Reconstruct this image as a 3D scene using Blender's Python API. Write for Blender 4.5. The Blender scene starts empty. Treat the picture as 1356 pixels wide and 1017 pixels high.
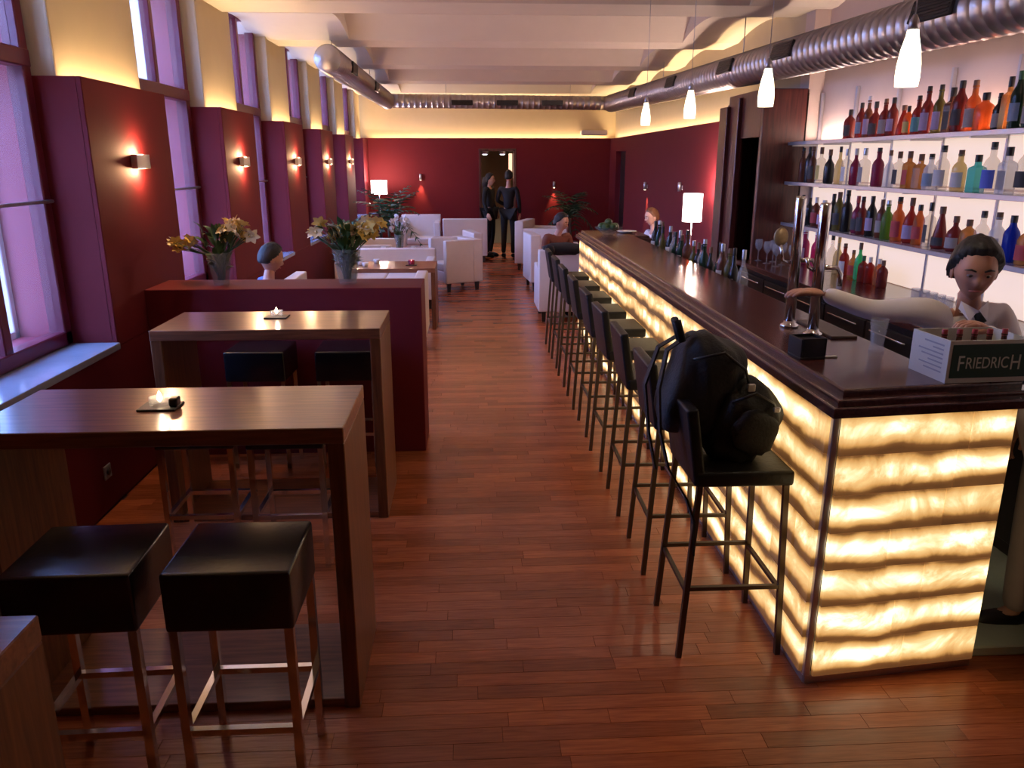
import bpy, bmesh, math, random
from mathutils import Vector, Matrix, Euler
random.seed(7)
sc = bpy.context.scene
COL = sc.collection
R = math.radians
PI = math.pi

# ------------------------------------------------------------------ camera
cam_d = bpy.data.cameras.new('camera')
cam_d.sensor_width = 36.0
cam_d.lens = 27.5
cam_d.clip_start = 0.05
cam = bpy.data.objects.new('camera', cam_d)
COL.objects.link(cam)
cam.location = (0, 0, 1.9)
cam.rotation_euler = (R(74.13), 0, R(-3.08))
sc.camera = cam

# ------------------------------------------------------------------ world, exposure
w = bpy.data.worlds.new('dusk_sky')
sc.world = w
w.use_nodes = True
bg = w.node_tree.nodes['Background']
wt = w.node_tree
tcw = wt.nodes.new('ShaderNodeTexCoord'); sxw = wt.nodes.new('ShaderNodeSeparateXYZ'); wt.links.new(tcw.outputs['Generated'], sxw.inputs[0])
rpw = wt.nodes.new('ShaderNodeValToRGB'); wt.links.new(sxw.outputs['Z'], rpw.inputs[0])
rpw.color_ramp.elements[0].position = 0.0; rpw.color_ramp.elements[0].color = (0.10, 0.12, 0.20, 1)   # street in the dusk
rpw.color_ramp.elements[1].position = 0.04; rpw.color_ramp.elements[1].color = (0.26, 0.44, 1.0, 1)    # overcast evening sky
wt.links.new(rpw.outputs[0], bg.inputs[0])
bg.inputs[1].default_value = 24.0
sc.view_settings.view_transform = 'Standard'
sc.view_settings.look = 'None'
sc.view_settings.gamma = 1
sc.view_settings.exposure = 0.0
sc.view_settings.use_curve_mapping = False
sc.cycles.use_denoising = True
sc.cycles.max_bounces = 8
sc.cycles.transparent_max_bounces = 24
sc.cycles.sample_clamp_indirect = 4.0
sc.cycles.caustics_reflective = False
sc.cycles.caustics_refractive = False

TL, TF = 30, 30   # signs: see cove()
COVE = 10.5        # W per metre of the hidden strip lights on top of the wainscot
SCONCE = 14.0
PENDANT = 2.0
BAR = 2.2
PANEL = 0.80
WARM = (1.0, 0.71, 0.38)

def light(name, kind, loc, energy, color, rot=(0, 0, 0), parent=None, **kw):
    d = bpy.data.lights.new(name, kind)
    d.energy = energy
    d.color = color
    for k, v in kw.items():
        setattr(d, k, v)
    o = bpy.data.objects.new(name, d)
    COL.objects.link(o)
    o.location = loc
    o.rotation_euler = rot
    if parent: o.parent = parent
    return o

# cove strips: area lamps lying on the ledge behind the wainscot boards, shining up
def cove(loc, length, along_y, tilt=0):
    # tilt leans the strip from the wall towards the room
    light('cove_strip_lamp', 'AREA', loc, COVE * length, WARM, rot=((R(180), R(tilt), 0) if along_y else (R(180 + tilt), 0, 0)), shape='RECTANGLE',
          size=(0.05 if along_y else length), size_y=(length if along_y else 0.05))

# ------------------------------------------------------------------ materials
MATS = {}
def nodes(m):
    m.use_nodes = True
    return m.node_tree, m.node_tree.nodes['Principled BSDF']
def pbr(name, color, rough=0.5, metal=0.0, noise=0.0, nscale=20.0, bump=0.0, spec=0.5, stretch=(1, 1, 1), emit=None, es=0.0, coat=0.0):
    if name in MATS: return MATS[name]
    m = bpy.data.materials.new(name)
    t, p = nodes(m)
    p.inputs['Base Color'].default_value = (*color, 1)
    p.inputs['Roughness'].default_value = rough
    p.inputs['Metallic'].default_value = metal
    p.inputs['Specular IOR Level'].default_value = spec
    p.inputs['Coat Weight'].default_value = coat
    if emit:
        p.inputs['Emission Color'].default_value = (*emit, 1)
        p.inputs['Emission Strength'].default_value = es
    if noise or bump:
        tc = t.nodes.new('ShaderNodeTexCoord')
        mp = t.nodes.new('ShaderNodeMapping'); mp.inputs['Scale'].default_value = stretch
        nz = t.nodes.new('ShaderNodeTexNoise'); nz.inputs['Scale'].default_value = nscale; nz.inputs['Detail'].default_value = 5
        t.links.new(tc.outputs['Object'], mp.inputs['Vector']); t.links.new(mp.outputs[0], nz.inputs['Vector'])
        if noise:
            mx = t.nodes.new('ShaderNodeMix'); mx.data_type = 'RGBA'
            mx.inputs['A'].default_value = (*[c * (1 - noise) for c in color], 1)
            mx.inputs['B'].default_value = (*[min(1, c * (1 + noise)) for c in color], 1)
            t.links.new(nz.outputs['Fac'], mx.inputs['Factor']); t.links.new(mx.outputs['Result'], p.inputs['Base Color'])
        if bump:
            b = t.nodes.new('ShaderNodeBump'); b.inputs['Strength'].default_value = bump; b.inputs['Distance'].default_value = 0.01
            t.links.new(nz.outputs['Fac'], b.inputs['Height']); t.links.new(b.outputs[0], p.inputs['Normal'])
    MATS[name] = m
    return m
def emitter(name, color, strength):
    if name in MATS: return MATS[name]
    m = bpy.data.materials.new(name); m.use_nodes = True
    t = m.node_tree; t.nodes.clear()
    e = t.nodes.new('ShaderNodeEmission'); e.inputs[0].default_value = (*color, 1); e.inputs[1].default_value = strength
    o = t.nodes.new('ShaderNodeOutputMaterial'); t.links.new(e.outputs[0], o.inputs[0])
    MATS[name] = m
    return m
def glass(name, color, clear=0.75, rough=0.08):
    if name.endswith('_glass') and name.split('_')[0] in ('red', 'orange', 'amber', 'dark', 'yellow', 'blue', 'green', 'pink'): color = tuple(c * 0.82 for c in color)
    if name in MATS: return MATS[name]
    m = bpy.data.materials.new(name); t, p = nodes(m)
    p.inputs['Base Color'].default_value = (*color, 1); p.inputs['Roughness'].default_value = rough
    tr = t.nodes.new('ShaderNodeBsdfTransparent'); tr.inputs[0].default_value = (*color, 1)
    mx = t.nodes.new('ShaderNodeMixShader'); mx.inputs[0].default_value = 1 - clear
    out = t.nodes['Material Output']
    t.links.new(tr.outputs[0], mx.inputs[1]); t.links.new(p.outputs[0], mx.inputs[2]); t.links.new(mx.outputs[0], out.inputs[0])
    MATS[name] = m
    return m
def wood(name, dark, lite, rough=0.35, scale=6.0, axis=(1, 12, 12), coat=0.0, rnd=False):
    if name in MATS: return MATS[name]
    m = bpy.data.materials.new(name); t, p = nodes(m)
    tc = t.nodes.new('ShaderNodeTexCoord'); mp = t.nodes.new('ShaderNodeMapping'); mp.inputs['Scale'].default_value = axis
    nz = t.nodes.new('ShaderNodeTexNoise'); nz.inputs['Scale'].default_value = scale; nz.inputs['Detail'].default_value = 6; nz.inputs['Distortion'].default_value = 0.6
    t.links.new(tc.outputs['Object'], mp.inputs[0]); t.links.new(mp.outputs[0], nz.inputs['Vector'])
    rp = t.nodes.new('ShaderNodeValToRGB')
    rp.color_ramp.elements[0].position = 0.3; rp.color_ramp.elements[0].color = (*dark, 1)
    rp.color_ramp.elements[1].position = 0.75; rp.color_ramp.elements[1].color = (*lite, 1)
    t.links.new(nz.outputs['Fac'], rp.inputs[0])
    last = rp.outputs[0]
    if rnd:
        oi = t.nodes.new('ShaderNodeObjectInfo'); ge = t.nodes.new('ShaderNodeNewGeometry')
        ad = t.nodes.new('ShaderNodeMath'); ad.operation = 'ADD'
        t.links.new(oi.outputs['Random'], ad.inputs[0]); t.links.new(ge.outputs['Random Per Island'], ad.inputs[1])
        fr = t.nodes.new('ShaderNodeMath'); fr.operation = 'FRACT'; t.links.new(ad.outputs[0], fr.inputs[0])
        ra = t.nodes.new('ShaderNodeValToRGB')
        e = ra.color_ramp.elements
        e[0].position = 0.0; e[0].color = (0.70, 0.64, 0.60, 1); e[1].position = 1.0; e[1].color = (1.25, 1.2, 1.12, 1)
        k = e.new(0.5); k.color = (0.95, 0.9, 0.9, 1)
        t.links.new(fr.outputs[0], ra.inputs[0])
        mu = t.nodes.new('ShaderNodeMix'); mu.data_type = 'RGBA'; mu.blend_type = 'MULTIPLY'; mu.inputs['Factor'].default_value = 1
        t.links.new(last, mu.inputs['A']); t.links.new(ra.outputs[0], mu.inputs['B'])
        last = mu.outputs['Result']
        va = t.nodes.new('ShaderNodeVectorMath'); va.operation = 'ADD'
        t.links.new(tc.outputs['Object'], va.inputs[0]); t.links.new(fr.outputs[0], va.inputs[1]); t.links.new(va.outputs[0], mp.inputs[0])
    t.links.new(last, p.inputs['Base Color'])
    p.inputs['Roughness'].default_value = rough
    p.inputs['Coat Weight'].default_value = coat; p.inputs['Coat Roughness'].default_value = 0.16
    b = t.nodes.new('ShaderNodeBump'); b.inputs['Strength'].default_value = 0.015 if rnd else 0.06; b.inputs['Distance'].default_value = 0.004
    t.links.new(nz.outputs['Fac'], b.inputs['Height']); t.links.new(b.outputs[0], p.inputs['Normal'])
    MATS[name] = m
    return m

ALCOVE = pbr('alcove_plaster', (0.66, 0.52, 0.45), 0.85, noise=0.05, nscale=6, bump=0.08)
CREAM = pbr('cream_plaster', (0.58, 0.47, 0.30), 0.85, noise=0.05, nscale=6, bump=0.08)
CEIL = pbr('ceiling_plaster', (0.88, 0.78, 0.64), 0.85, noise=0.04, nscale=5, bump=0.06)
WINE = pbr('wine_paint', (0.135, 0.0088, 0.013), 0.75, noise=0.1, nscale=4, bump=0.04, spec=0.25)
MAUVE = pbr('reveal_paint', (0.26, 0.026, 0.046), 0.5, noise=0.08, nscale=5)
WINEF = pbr('wine_gloss_frame', (0.13, 0.015, 0.03), 0.35, noise=0.1, nscale=8)
WHITEF = pbr('white_gloss_frame', (0.62, 0.52, 0.48), 0.4, noise=0.05, nscale=8)
STONE = pbr('sill_stone', (0.30, 0.34, 0.44), 0.14, noise=0.12, nscale=14)
PANE = glass('window_glass', (0.96, 0.97, 1.0), 0.9, 0.02)
FLOOR = wood('jatoba_parquet', (0.30, 0.082, 0.032), (0.50, 0.155, 0.060), 0.27, 5.0, (1.5, 22, 22), rnd=True)
SUBF = pbr('floor_joint', (0.07, 0.022, 0.012), 0.8, noise=0.1, nscale=10)
TABLEW = wood('walnut_table', (0.14, 0.05, 0.024), (0.30, 0.115, 0.056), 0.30, 4.0, (1, 14, 14), coat=0.5)  # tops and base plates: ceiling reflections put into the colour as lighter walnut
BARW = wood('dark_bar_wood', (0.045, 0.012, 0.010), (0.105, 0.033, 0.026), 0.2, 4.0, (14, 1, 14), coat=0.3)
PORTW = wood('dark_red_wood', (0.05, 0.010, 0.008), (0.12, 0.028, 0.02), 0.3, 4.0, (14, 14, 1))
DARKC = pbr('dark_cabinet', (0.022, 0.014, 0.013), 0.4, noise=0.2, nscale=10)
BLACKL = pbr('black_leather', (0.010, 0.010, 0.011), 0.45, noise=0.2, nscale=60, bump=0.15, spec=0.3)
BLACKS = pbr('smooth_black_leather', (0.008, 0.009, 0.012), 0.24, noise=0.2, nscale=60, bump=0.05, spec=0.8)
DSTEEL = pbr('dark_steel', (0.10, 0.075, 0.06), 0.4, 0.8, noise=0.1, nscale=30)
CHROME = pbr('chrome', (0.75, 0.73, 0.72), 0.14, 1.0, noise=0.03, nscale=30)
GALV = pbr('galvanised_steel', (0.56, 0.53, 0.52), 0.32, 0.9, noise=0.18, nscale=9, bump=0.05)
ALU = pbr('brushed_aluminium', (0.55, 0.53, 0.56), 0.35, 0.8, noise=0.05, nscale=40)
BLACK = pbr('black_plastic', (0.012, 0.012, 0.012), 0.4, noise=0.2, nscale=30)
DARKFAB = pbr('black_nylon', (0.010, 0.010, 0.011), 0.75, noise=0.3, nscale=90, bump=0.3)
WHITEL = pbr('white_leather', (0.72, 0.66, 0.64), 0.5, noise=0.05, nscale=12, bump=0.05)
SOFAW = pbr('cream_leather', (0.66, 0.58, 0.52), 0.5, noise=0.05, nscale=12, bump=0.05)
GREENL = pbr('pale_green_lino', (0.46, 0.55, 0.44), 0.5, noise=0.1, nscale=9)
SKIN = pbr('skin', (0.50, 0.25, 0.17), 0.5, noise=0.06, nscale=25)
SKIN2 = pbr('skin_pale', (0.62, 0.36, 0.26), 0.5, noise=0.06, nscale=25)
HAIR = pbr('dark_hair', (0.008, 0.006, 0.0055), 0.6, noise=0.4, nscale=80, bump=0.4, stretch=(1, 1, 0.2))
HAIRB = pbr('brown_hair', (0.16, 0.07, 0.03), 0.45, noise=0.4, nscale=80, bump=0.4)
WHITEC = pbr('white_shirt_cloth', (0.82, 0.76, 0.78), 0.8, noise=0.06, nscale=15, bump=0.15)
BLUEC = pbr('blue_shirt_cloth', (0.08, 0.16, 0.55), 0.8, noise=0.1, nscale=15, bump=0.1)
BLACKC = pbr('black_cloth', (0.005, 0.0045, 0.005), 0.85, noise=0.2, nscale=20, bump=0.15)
BROWNC = pbr('rust_brown_cloth', (0.17, 0.05, 0.025), 0.85, noise=0.15, nscale=20, bump=0.15)
GREYC = pbr('grey_trouser_cloth', (0.50, 0.46, 0.46), 0.85, noise=0.1, nscale=20, bump=0.15)
LEAF = pbr('leaf_green', (0.035, 0.085, 0.02), 0.45, noise=0.35, nscale=20)
PALMG = pbr('palm_green', (0.012, 0.06, 0.03), 0.45, noise=0.3, nscale=20)
PETY = pbr('yellow_petal', (0.78, 0.58, 0.16), 0.6, noise=0.15, nscale=20)
PETC = pbr('cream_petal', (0.80, 0.70, 0.45), 0.6, noise=0.1, nscale=20)
PETW = pbr('white_petal', (0.75, 0.75, 0.80), 0.6, noise=0.1, nscale=20)
VASEG = glass('vase_glass', (0.84, 0.86, 0.84), 0.90, 0.05)
CLEARG = glass('clear_glass', (0.88, 0.88, 0.9), 0.85, 0.04)
SHADE = emitter('lamp_shade_glow', (1.0, 0.80, 0.76), 8.0)
PSHADE = emitter('pendant_glass_glow', (1.0, 0.86, 0.62), 4.0)
FLAME = emitter('candle_flame', (1.0, 0.80, 0.50), 25.0)
BULB = emitter('lamp_bulb', (1.0, 0.80, 0.50), 12.0)
SPOTW = emitter('downlight_glow', (0.80, 0.80, 1.0), 10.0)
CARD = pbr('white_card', (0.62, 0.62, 0.56), 0.7, noise=0.04, nscale=12)
GREENP = pbr('dark_green_print', (0.008, 0.045, 0.028), 0.6, noise=0.1, nscale=15)
INK = pbr('white_lettering', (0.62, 0.66, 0.58), 0.6, noise=0.03, nscale=15)
GREYINK = pbr('grey_print', (0.33, 0.34, 0.36), 0.7, noise=0.05, nscale=15)
PLATE = pbr('white_china', (0.75, 0.73, 0.70), 0.25, noise=0.03, nscale=15)
TERRA = pbr('dark_pot', (0.05, 0.04, 0.04), 0.5, noise=0.2, nscale=15)

# ------------------------------------------------------------------ mesh builder
class MB:
    def __init__(self): self.bm = bmesh.new()
    def _merge(self, b, mat4=None, smooth=False):
        me = bpy.data.meshes.new('tmp'); b.to_mesh(me); b.free()
        if mat4 is not None: me.transform(mat4)
        if smooth:
            for p in me.polygons: p.use_smooth = True
        self.bm.from_mesh(me); bpy.data.meshes.remove(me)
        return self
    def box(self, lo, hi, bev=0.0, seg=2, M=None, smooth=False):
        b = bmesh.new(); bmesh.ops.create_cube(b, size=1)
        lo = Vector(lo); hi = Vector(hi); c = (lo + hi) / 2; s = hi - lo
        for v in b.verts: v.co = Vector((v.co.x * s.x, v.co.y * s.y, v.co.z * s.z)) + c
        if bev > 0: bmesh.ops.bevel(b, geom=b.edges[:], offset=bev, segments=seg, affect='EDGES', profile=0.6)
        return self._merge(b, M, smooth)
    def tube(self, pts, r, seg=8, square=False):
        pts = [Vector(p) for p in pts]; rs = r if isinstance(r, (list, tuple)) else [r] * len(pts)
        b = bmesh.new(); rings = []
        n = 4 if square else seg
        prev = None
        for i, p in enumerate(pts):
            d = (pts[min(i + 1, len(pts) - 1)] - pts[max(i - 1, 0)]).normalized()
            ref = Vector((0, 0, 1)) if abs(d.z) < 0.9 else Vector((1, 0, 0))
            u = d.cross(ref).normalized() if prev is None else (prev - d * prev.dot(d)).normalized()
            prev = u; v = d.cross(u)
            off = PI / 4 if square else 0
            k = math.sqrt(2) if square else 1
            rings.append([b.verts.new(p + (u * math.cos(2 * PI * j / n + off) + v * math.sin(2 * PI * j / n + off)) * rs[i] * k) for j in range(n)])
        for a, c in zip(rings, rings[1:]):
            for j in range(n): b.faces.new((a[j], a[(j + 1) % n], c[(j + 1) % n], c[j]))
        b.faces.new(list(reversed(rings[0]))); b.faces.new(rings[-1])
        bmesh.ops.recalc_face_normals(b, faces=b.faces[:])
        return self._merge(b, None, not square)
    def lathe(self, prof, seg=16, c=(0, 0, 0), M=None, smooth=True, cap=True, sx=1.0, sy=1.0):
        b = bmesh.new(); rings = []
        for r, z in prof:
            rings.append([b.verts.new((c[0] + sx * r * math.cos(2 * PI * j / seg), c[1] + sy * r * math.sin(2 * PI * j / seg), c[2] + z)) for j in range(seg)])
        for a, d in zip(rings, rings[1:]):
            for j in range(seg): b.faces.new((a[j], a[(j + 1) % seg], d[(j + 1) % seg], d[j]))
        if cap: b.faces.new(list(reversed(rings[0]))); b.faces.new(rings[-1])
        return self._merge(b, M, smooth)
    def poly(self, pts, z0, z1, bev=0.0):
        b = bmesh.new()
        f = b.faces.new([b.verts.new((x, y, z0)) for x, y in pts])
        r = bmesh.ops.extrude_face_region(b, geom=[f])
        for v in r['geom']:
            if isinstance(v, bmesh.types.BMVert): v.co.z = z1
        bmesh.ops.recalc_face_normals(b, faces=b.faces[:])
        if bev:
            ed = [e for e in b.edges if abs(e.verts[0].co.z - z1) < 1e-6 and abs(e.verts[1].co.z - z1) < 1e-6]
            bmesh.ops.bevel(b, geom=ed, offset=bev, segments=3, affect='EDGES', profile=0.5)
        return self._merge(b)
    def quads(self, verts, faces, smooth=False):
        b = bmesh.new(); vs = [b.verts.new(v) for v in verts]
        for f in faces: b.faces.new([vs[i] for i in f])
        return self._merge(b, None, smooth)
    def ball(self, c, r, s=(1, 1, 1), u=12, v=8, M=None):
        b = bmesh.new(); bmesh.ops.create_uvsphere(b, u_segments=u, v_segments=v, radius=r)
        for q in b.verts: q.co = Vector((q.co.x * s[0] + c[0], q.co.y * s[1] + c[1], q.co.z * s[2] + c[2]))
        return self._merge(b, M, True)
    def add_mesh(self, me, M=None):
        b = bmesh.new(); b.from_mesh(me)
        return self._merge(b, M, True)
    def mesh(self, name, mat):
        me = bpy.data.meshes.new(name); self.bm.to_mesh(me); self.bm.free()
        if mat: me.materials.append(mat)
        return me
    def build(self, name, mat, parent=None, loc=(0, 0, 0), rot=(0, 0, 0), label=None):
        return place(name, self.mesh(name, mat), parent, loc, rot, label=label)

def place(name, me, parent=None, loc=(0, 0, 0), rot=(0, 0, 0), mat=None, label=None):
    o = bpy.data.objects.new(name, me); COL.objects.link(o)
    o.location = loc; o.rotation_euler = rot
    if parent: o.parent = parent
    if mat:
        o.material_slots[0].link = 'OBJECT'; o.material_slots[0].material = mat
    if label: o['label'] = label
    return o
def tag(o, label=None, cat=None, group=None, kind=None):
    if label: o['label'] = label
    if cat: o['category'] = cat
    if group: o['group'] = group
    if kind: o['kind'] = kind
    return o
def thing(name, label, cat, loc=(0, 0, 0), rz=0.0, group=None):
    o = bpy.data.objects.new(name, None); COL.objects.link(o)
    o.empty_display_size = 0.1
    o.location = loc; o.rotation_euler = (0, 0, rz)
    return tag(o, label, cat, group)
def struct(name, mb=None, mat=None, parent=None):
    o = mb.build(name, mat, parent) if mb else thing(name, None, None)
    if parent is None: o['kind'] = 'structure'
    return o
KIDS = {}
def copy_tree(src, label=None, group=None, loc=None, rz=None):
    c = src.copy(); COL.objects.link(c)
    if label: c['label'] = label
    if group: c['group'] = group
    if loc is not None: c.location = loc
    if rz is not None: c.rotation_euler = (0, 0, rz)
    for ch in list(src.children):
        d = ch.copy(); COL.objects.link(d); d.parent = c
        for g in list(ch.children):
            e = g.copy(); COL.objects.link(e); e.parent = d
    return c
ORD = ['zeroth', 'first', 'second', 'third', 'fourth', 'fifth', 'sixth', 'seventh', 'eighth', 'ninth', 'tenth', 'eleventh', 'twelfth', 'thirteenth',
       'fourteenth', 'fifteenth', 'sixteenth', 'seventeenth', 'eighteenth', 'nineteenth', 'twentieth', 'twenty-first', 'twenty-second', 'twenty-third', 'twenty-fourth']

# ================================================================== ROOM
YB, YF = -1.6, 17.0          # wall behind the camera, far wall
XL, XLU = -2.06, -2.20       # wainscot face and upper wall face on the window side
XR, XRU = 2.98, 3.10
XALC = 3.24                  # wall behind the bottle shelves
ZW = 2.34                    # top of the wainscot
ZS = 3.20                    # springing of the ceiling vaults

# ---- floor: strip parquet laid across the room
floor = struct('floor', MB().box((-3.2, YB - 0.2, -0.12), (3.5, YF + 2.6, -0.016)), SUBF)
PW = 0.075
LENS = (0.36, 0.47, 0.58, 0.70)
def plank_mb(mb, l, x=0.0, y=0.0):
    g = 0.0004; h = 0.001
    v = [(x + g, y + g, -0.016), (x + l - g, y + g, -0.016), (x + l - g, y + PW - g, -0.016), (x + g, y + PW - g, -0.016)]
    v += [(x + g, y + g, -h), (x + l - g, y + g, -h), (x + l - g, y + PW - g, -h), (x + g, y + PW - g, -h)]
    e = 0.0008
    v += [(x + g + e, y + g + e, 0), (x + l - g - e, y + g + e, 0), (x + l - g - e, y + PW - g - e, 0), (x + g + e, y + PW - g - e, 0)]
    f = []
    for b in (0, 4):
        for j in range(4): f.append((b + j, b + (j + 1) % 4, b + 4 + (j + 1) % 4, b + 4 + j))
    f.append((8, 9, 10, 11))
    mb.quads(v, f)
plank_me = {}
for l in LENS:
    m_ = MB(); plank_mb(m_, l); plank_me[l] = m_.mesh('plank', FLOOR)
pv, pf, near = [], [], []
rnd = random.Random(3)
y = YB
while y < YF + 2.4:
    x = XL + 0.0 - rnd.random() * 0.5
    while x < 3.2:
        l = rnd.choice(LENS)
        a, b_ = max(x, -2.05), min(x + l, 3.2)
        if b_ - a > 0.05:
            cx_, cy_ = (a + b_) / 2, y
            seen = 1.95 < cy_ < 6 and -0.36 < cx_ < 1.2
            if cy_ > 1.75 and cy_ < 2.45 and -1.0 < cx_ < 2.4: seen = True
            if 3.0 < cy_ < 3.6 and -2.0 < cx_ < -0.4: seen = True
            if seen and abs((b_ - a) - l) < 1e-6: near.append((cy_, a, y, l))
            else: pv.append((a, y, b_ - a))
        x += l
    y += PW
near.sort()
for cy_, a, yy, l in near[290:]: pv.append((a, yy, l))
for cy_, a, yy, l in near[:290]: place('plank', plank_me[l], floor, (a, yy, 0))
allv, allf = [], []
for a, yy, l in pv:
    g = 0.0005; k = len(allv); X0, X1, Y0, Y1 = a + g, a + l - g, yy + g, yy + PW - g
    allv += [(X0, Y0, -.016), (X1, Y0, -.016), (X1, Y1, -.016), (X0, Y1, -.016), (X0, Y0, 0), (X1, Y0, 0), (X1, Y1, 0), (X0, Y1, 0)]
    allf += [(k, k + 1, k + 5, k + 4), (k + 1, k + 2, k + 6, k + 5), (k + 2, k + 3, k + 7, k + 6), (k + 3, k, k + 4, k + 7), (k + 4, k + 5, k + 6, k + 7)]
me = bpy.data.meshes.new('parquet'); me.from_pydata(allv, [], allf); me.materials.append(FLOOR)
pq = place('parquet', me, floor); pq['kind'] = 'stuff'

# ---- window wall
PIL = [(YB - 0.3, 3.35), (4.58, 5.78), (7.05, 8.08), (9.38, 10.40), (11.65, 12.64), (13.90, 14.88), (16.2, 17.0)]
wl = struct('wall_left')
XO = -2.74
MB().box((XO, YB, 0), (XL, YF, 0.86)).build('dado', WINE, wl)
for a, b_ in PIL:
    m_ = MB().box((XO, a, 0.86), (XLU, b_, 2.26))
    m_.box((XLU, a, 0.86), (XL - 0.03, b_, 2.26))
    m_.box((XL - 0.03, a, 0.86), (XL, b_, ZW), 0.004, 1)
    m_.box((XLU - 0.35, a, 2.26), (XL - 0.03, a + 0.03, ZW)).box((XLU - 0.35, b_ - 0.03, 2.26), (XL - 0.03, b_, ZW))
    m_.build('pilaster', WINE, wl)
    MB().box((XO, a + 0.032, 2.262), (XLU, b_ - 0.032, 3.65), 0.012, 2).build('upper_pilaster', CREAM, wl)
    if a < 16: cove(((XLU + XL) / 2 - 0.02, (max(a, 2.3) + b_) / 2, 2.285), b_ - max(a, 2.3) - 0.12, True, TL)
    elif a >= 16: cove(((XLU + XL) / 2 - 0.02, (a + b_) / 2, 2.285), 0.5, True, TL)
gaps = [(PIL[i][1], PIL[i + 1][0]) for i in range(len(PIL) - 1)]
XI = -2.33          # inner window plane
XE = -2.59          # outer window plane
WH = 3.36           # head of the windows
def sash(mb, x, a, b_, z0, z1, mull=None, trans=None, t=0.05, d=0.05):
    mb.box((x - d, a, z0), (x, a + t, z1), 0.006, 1).box((x - d, b_ - t, z0), (x, b_, z1), 0.006, 1)
    mb.box((x - d, a, z0), (x, b_, z0 + t), 0.006, 1).box((x - d, a, z1 - t), (x, b_, z1), 0.006, 1)
for i, (a, b_) in enumerate(gaps):
    wn = struct('window_%d' % (i + 1))
    mid = (a + b_) / 2
    # sill inside the room, dark reveal stop, mauve box between the two casements
    MB().box((XI, a, 0.845), (XL + 0.015, b_, 0.885), 0.006, 2).build('window_sill', STONE, wn)
    MB().box((XE, a, 0.80), (XI - 0.02, b_, 0.93), 0.004, 1).build('box_sill', MAUVE, wn)
    for s, yy in ((1, a), (-1, b_)):
        MB().box((XE, min(yy, yy + s * 0.03), 0.9), (XI - 0.06, max(yy, yy + s * 0.03), WH)).build('reveal_lining', MAUVE, wn)
    f = MB()
    T = 0.075
    f.box((XI - 0.07, a, 0.885), (XI + 0.02, a + T, WH), 0.006, 1).box((XI - 0.07, b_ - T, 0.885), (XI + 0.02, b_, WH), 0.006, 1)
    f.box((XI - 0.07, a, 0.885), (XI + 0.02, b_, 0.965), 0.006, 1).box((XI - 0.07, a, WH - 0.07), (XI + 0.02, b_, WH), 0.006, 1)
    f.box((XI - 0.07, a, 2.38), (XI + 0.025, b_, 2.47), 0.006, 1)
    f.build('frame', WINEF, wn)
    MB().box((XI - 0.06, mid - 0.035, 0.96), (XI + 0.012, mid + 0.035, 2.40), 0.006, 1).build('mullion', WINEF, wn)
    MB().box((XI - 0.06, mid - 0.03, 2.45), (XI + 0.012, mid + 0.03, WH - 0.06), 0.006, 1).build('mullion', WINEF, wn)
    MB().tube([(XI + 0.035, a + 0.02, 1.69), (XI + 0.035, b_ - 0.02, 1.69)], 0.010, 8).build('rail', ALU, wn)
    for z0, z1 in ((0.96, 2.385), (2.465, WH - 0.065)):
        for y0, y1 in ((a + T, mid - 0.034), (mid + 0.034, b_ - T)):
            MB().box((XI - 0.026, y0, z0), (XI - 0.022, y1, z1)).build('pane', PANE, wn)
    o_ = MB()
    o_.box((XE - 0.06, a, 0.88), (XE, a + 0.07, WH), 0.005, 1).box((XE - 0.06, b_ - 0.07, 0.88), (XE, b_, WH), 0.005, 1)
    o_.box((XE - 0.06, a, 0.88), (XE, b_, 0.97), 0.005, 1).box((XE - 0.06, a, WH - 0.07), (XE, b_, WH), 0.005, 1)
    o_.box((XE - 0.06, a, 2.38), (XE, b_, 2.48), 0.005, 1).box((XE - 0.05, mid - 0.035, 0.95), (XE - 0.002, mid + 0.035, WH - 0.05), 0.005, 1)
    o_.build('outer_frame', WHITEF, wn)
    MB().box((XE - 0.030, a + 0.06, 0.95), (XE - 0.026, b_ - 0.06, WH - 0.06)).build('outer_pane', PANE, wn)
    light('daylight_portal', 'AREA', (XE - 0.13, mid, (0.9 + WH) / 2), 1, (1, 1, 1), rot=(0, R(-90), 0), shape='RECTANGLE', size=WH - 0.9, size_y=b_ - a)
    bpy.data.objects[-1] if False else None
for o in list(COL.objects):
    if o.type == 'LIGHT' and o.name.startswith('daylight_portal'): o.data.cycles.is_portal = True
# lintels over the windows
MB().box((XO, YB, WH), (XLU - 0.02, YF, 3.75)).build('lintel', CREAM, wl)

# ---- far wall with a doorway
DX0, DX1 = 0.24, 0.98
wf = struct('wall_far')
m_ = MB()
for a, b_ in ((XO, DX0), (DX1, 3.5)):
    m_.box((a, YF + 0.03, 0), (b_, YF + 0.18, ZW - 0.06)).box((a, YF, 0), (b_, YF + 0.03, ZW + 0.03))
m_.box((DX0, YF + 0.03, 2.14), (DX1, YF + 0.18, ZW - 0.06)).box((DX0, YF, 2.14), (DX1, YF + 0.03, ZW + 0.03))
m_.build('wainscot', WINE, wf)
MB().box((XO, YF + 0.14, ZW - 0.07), (3.5, YF + 0.3, 3.75)).build('upper_wall', CREAM, wf)
cove((0.45, YF + 0.085, ZW - 0.04), 4.9, False, TF)
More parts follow.
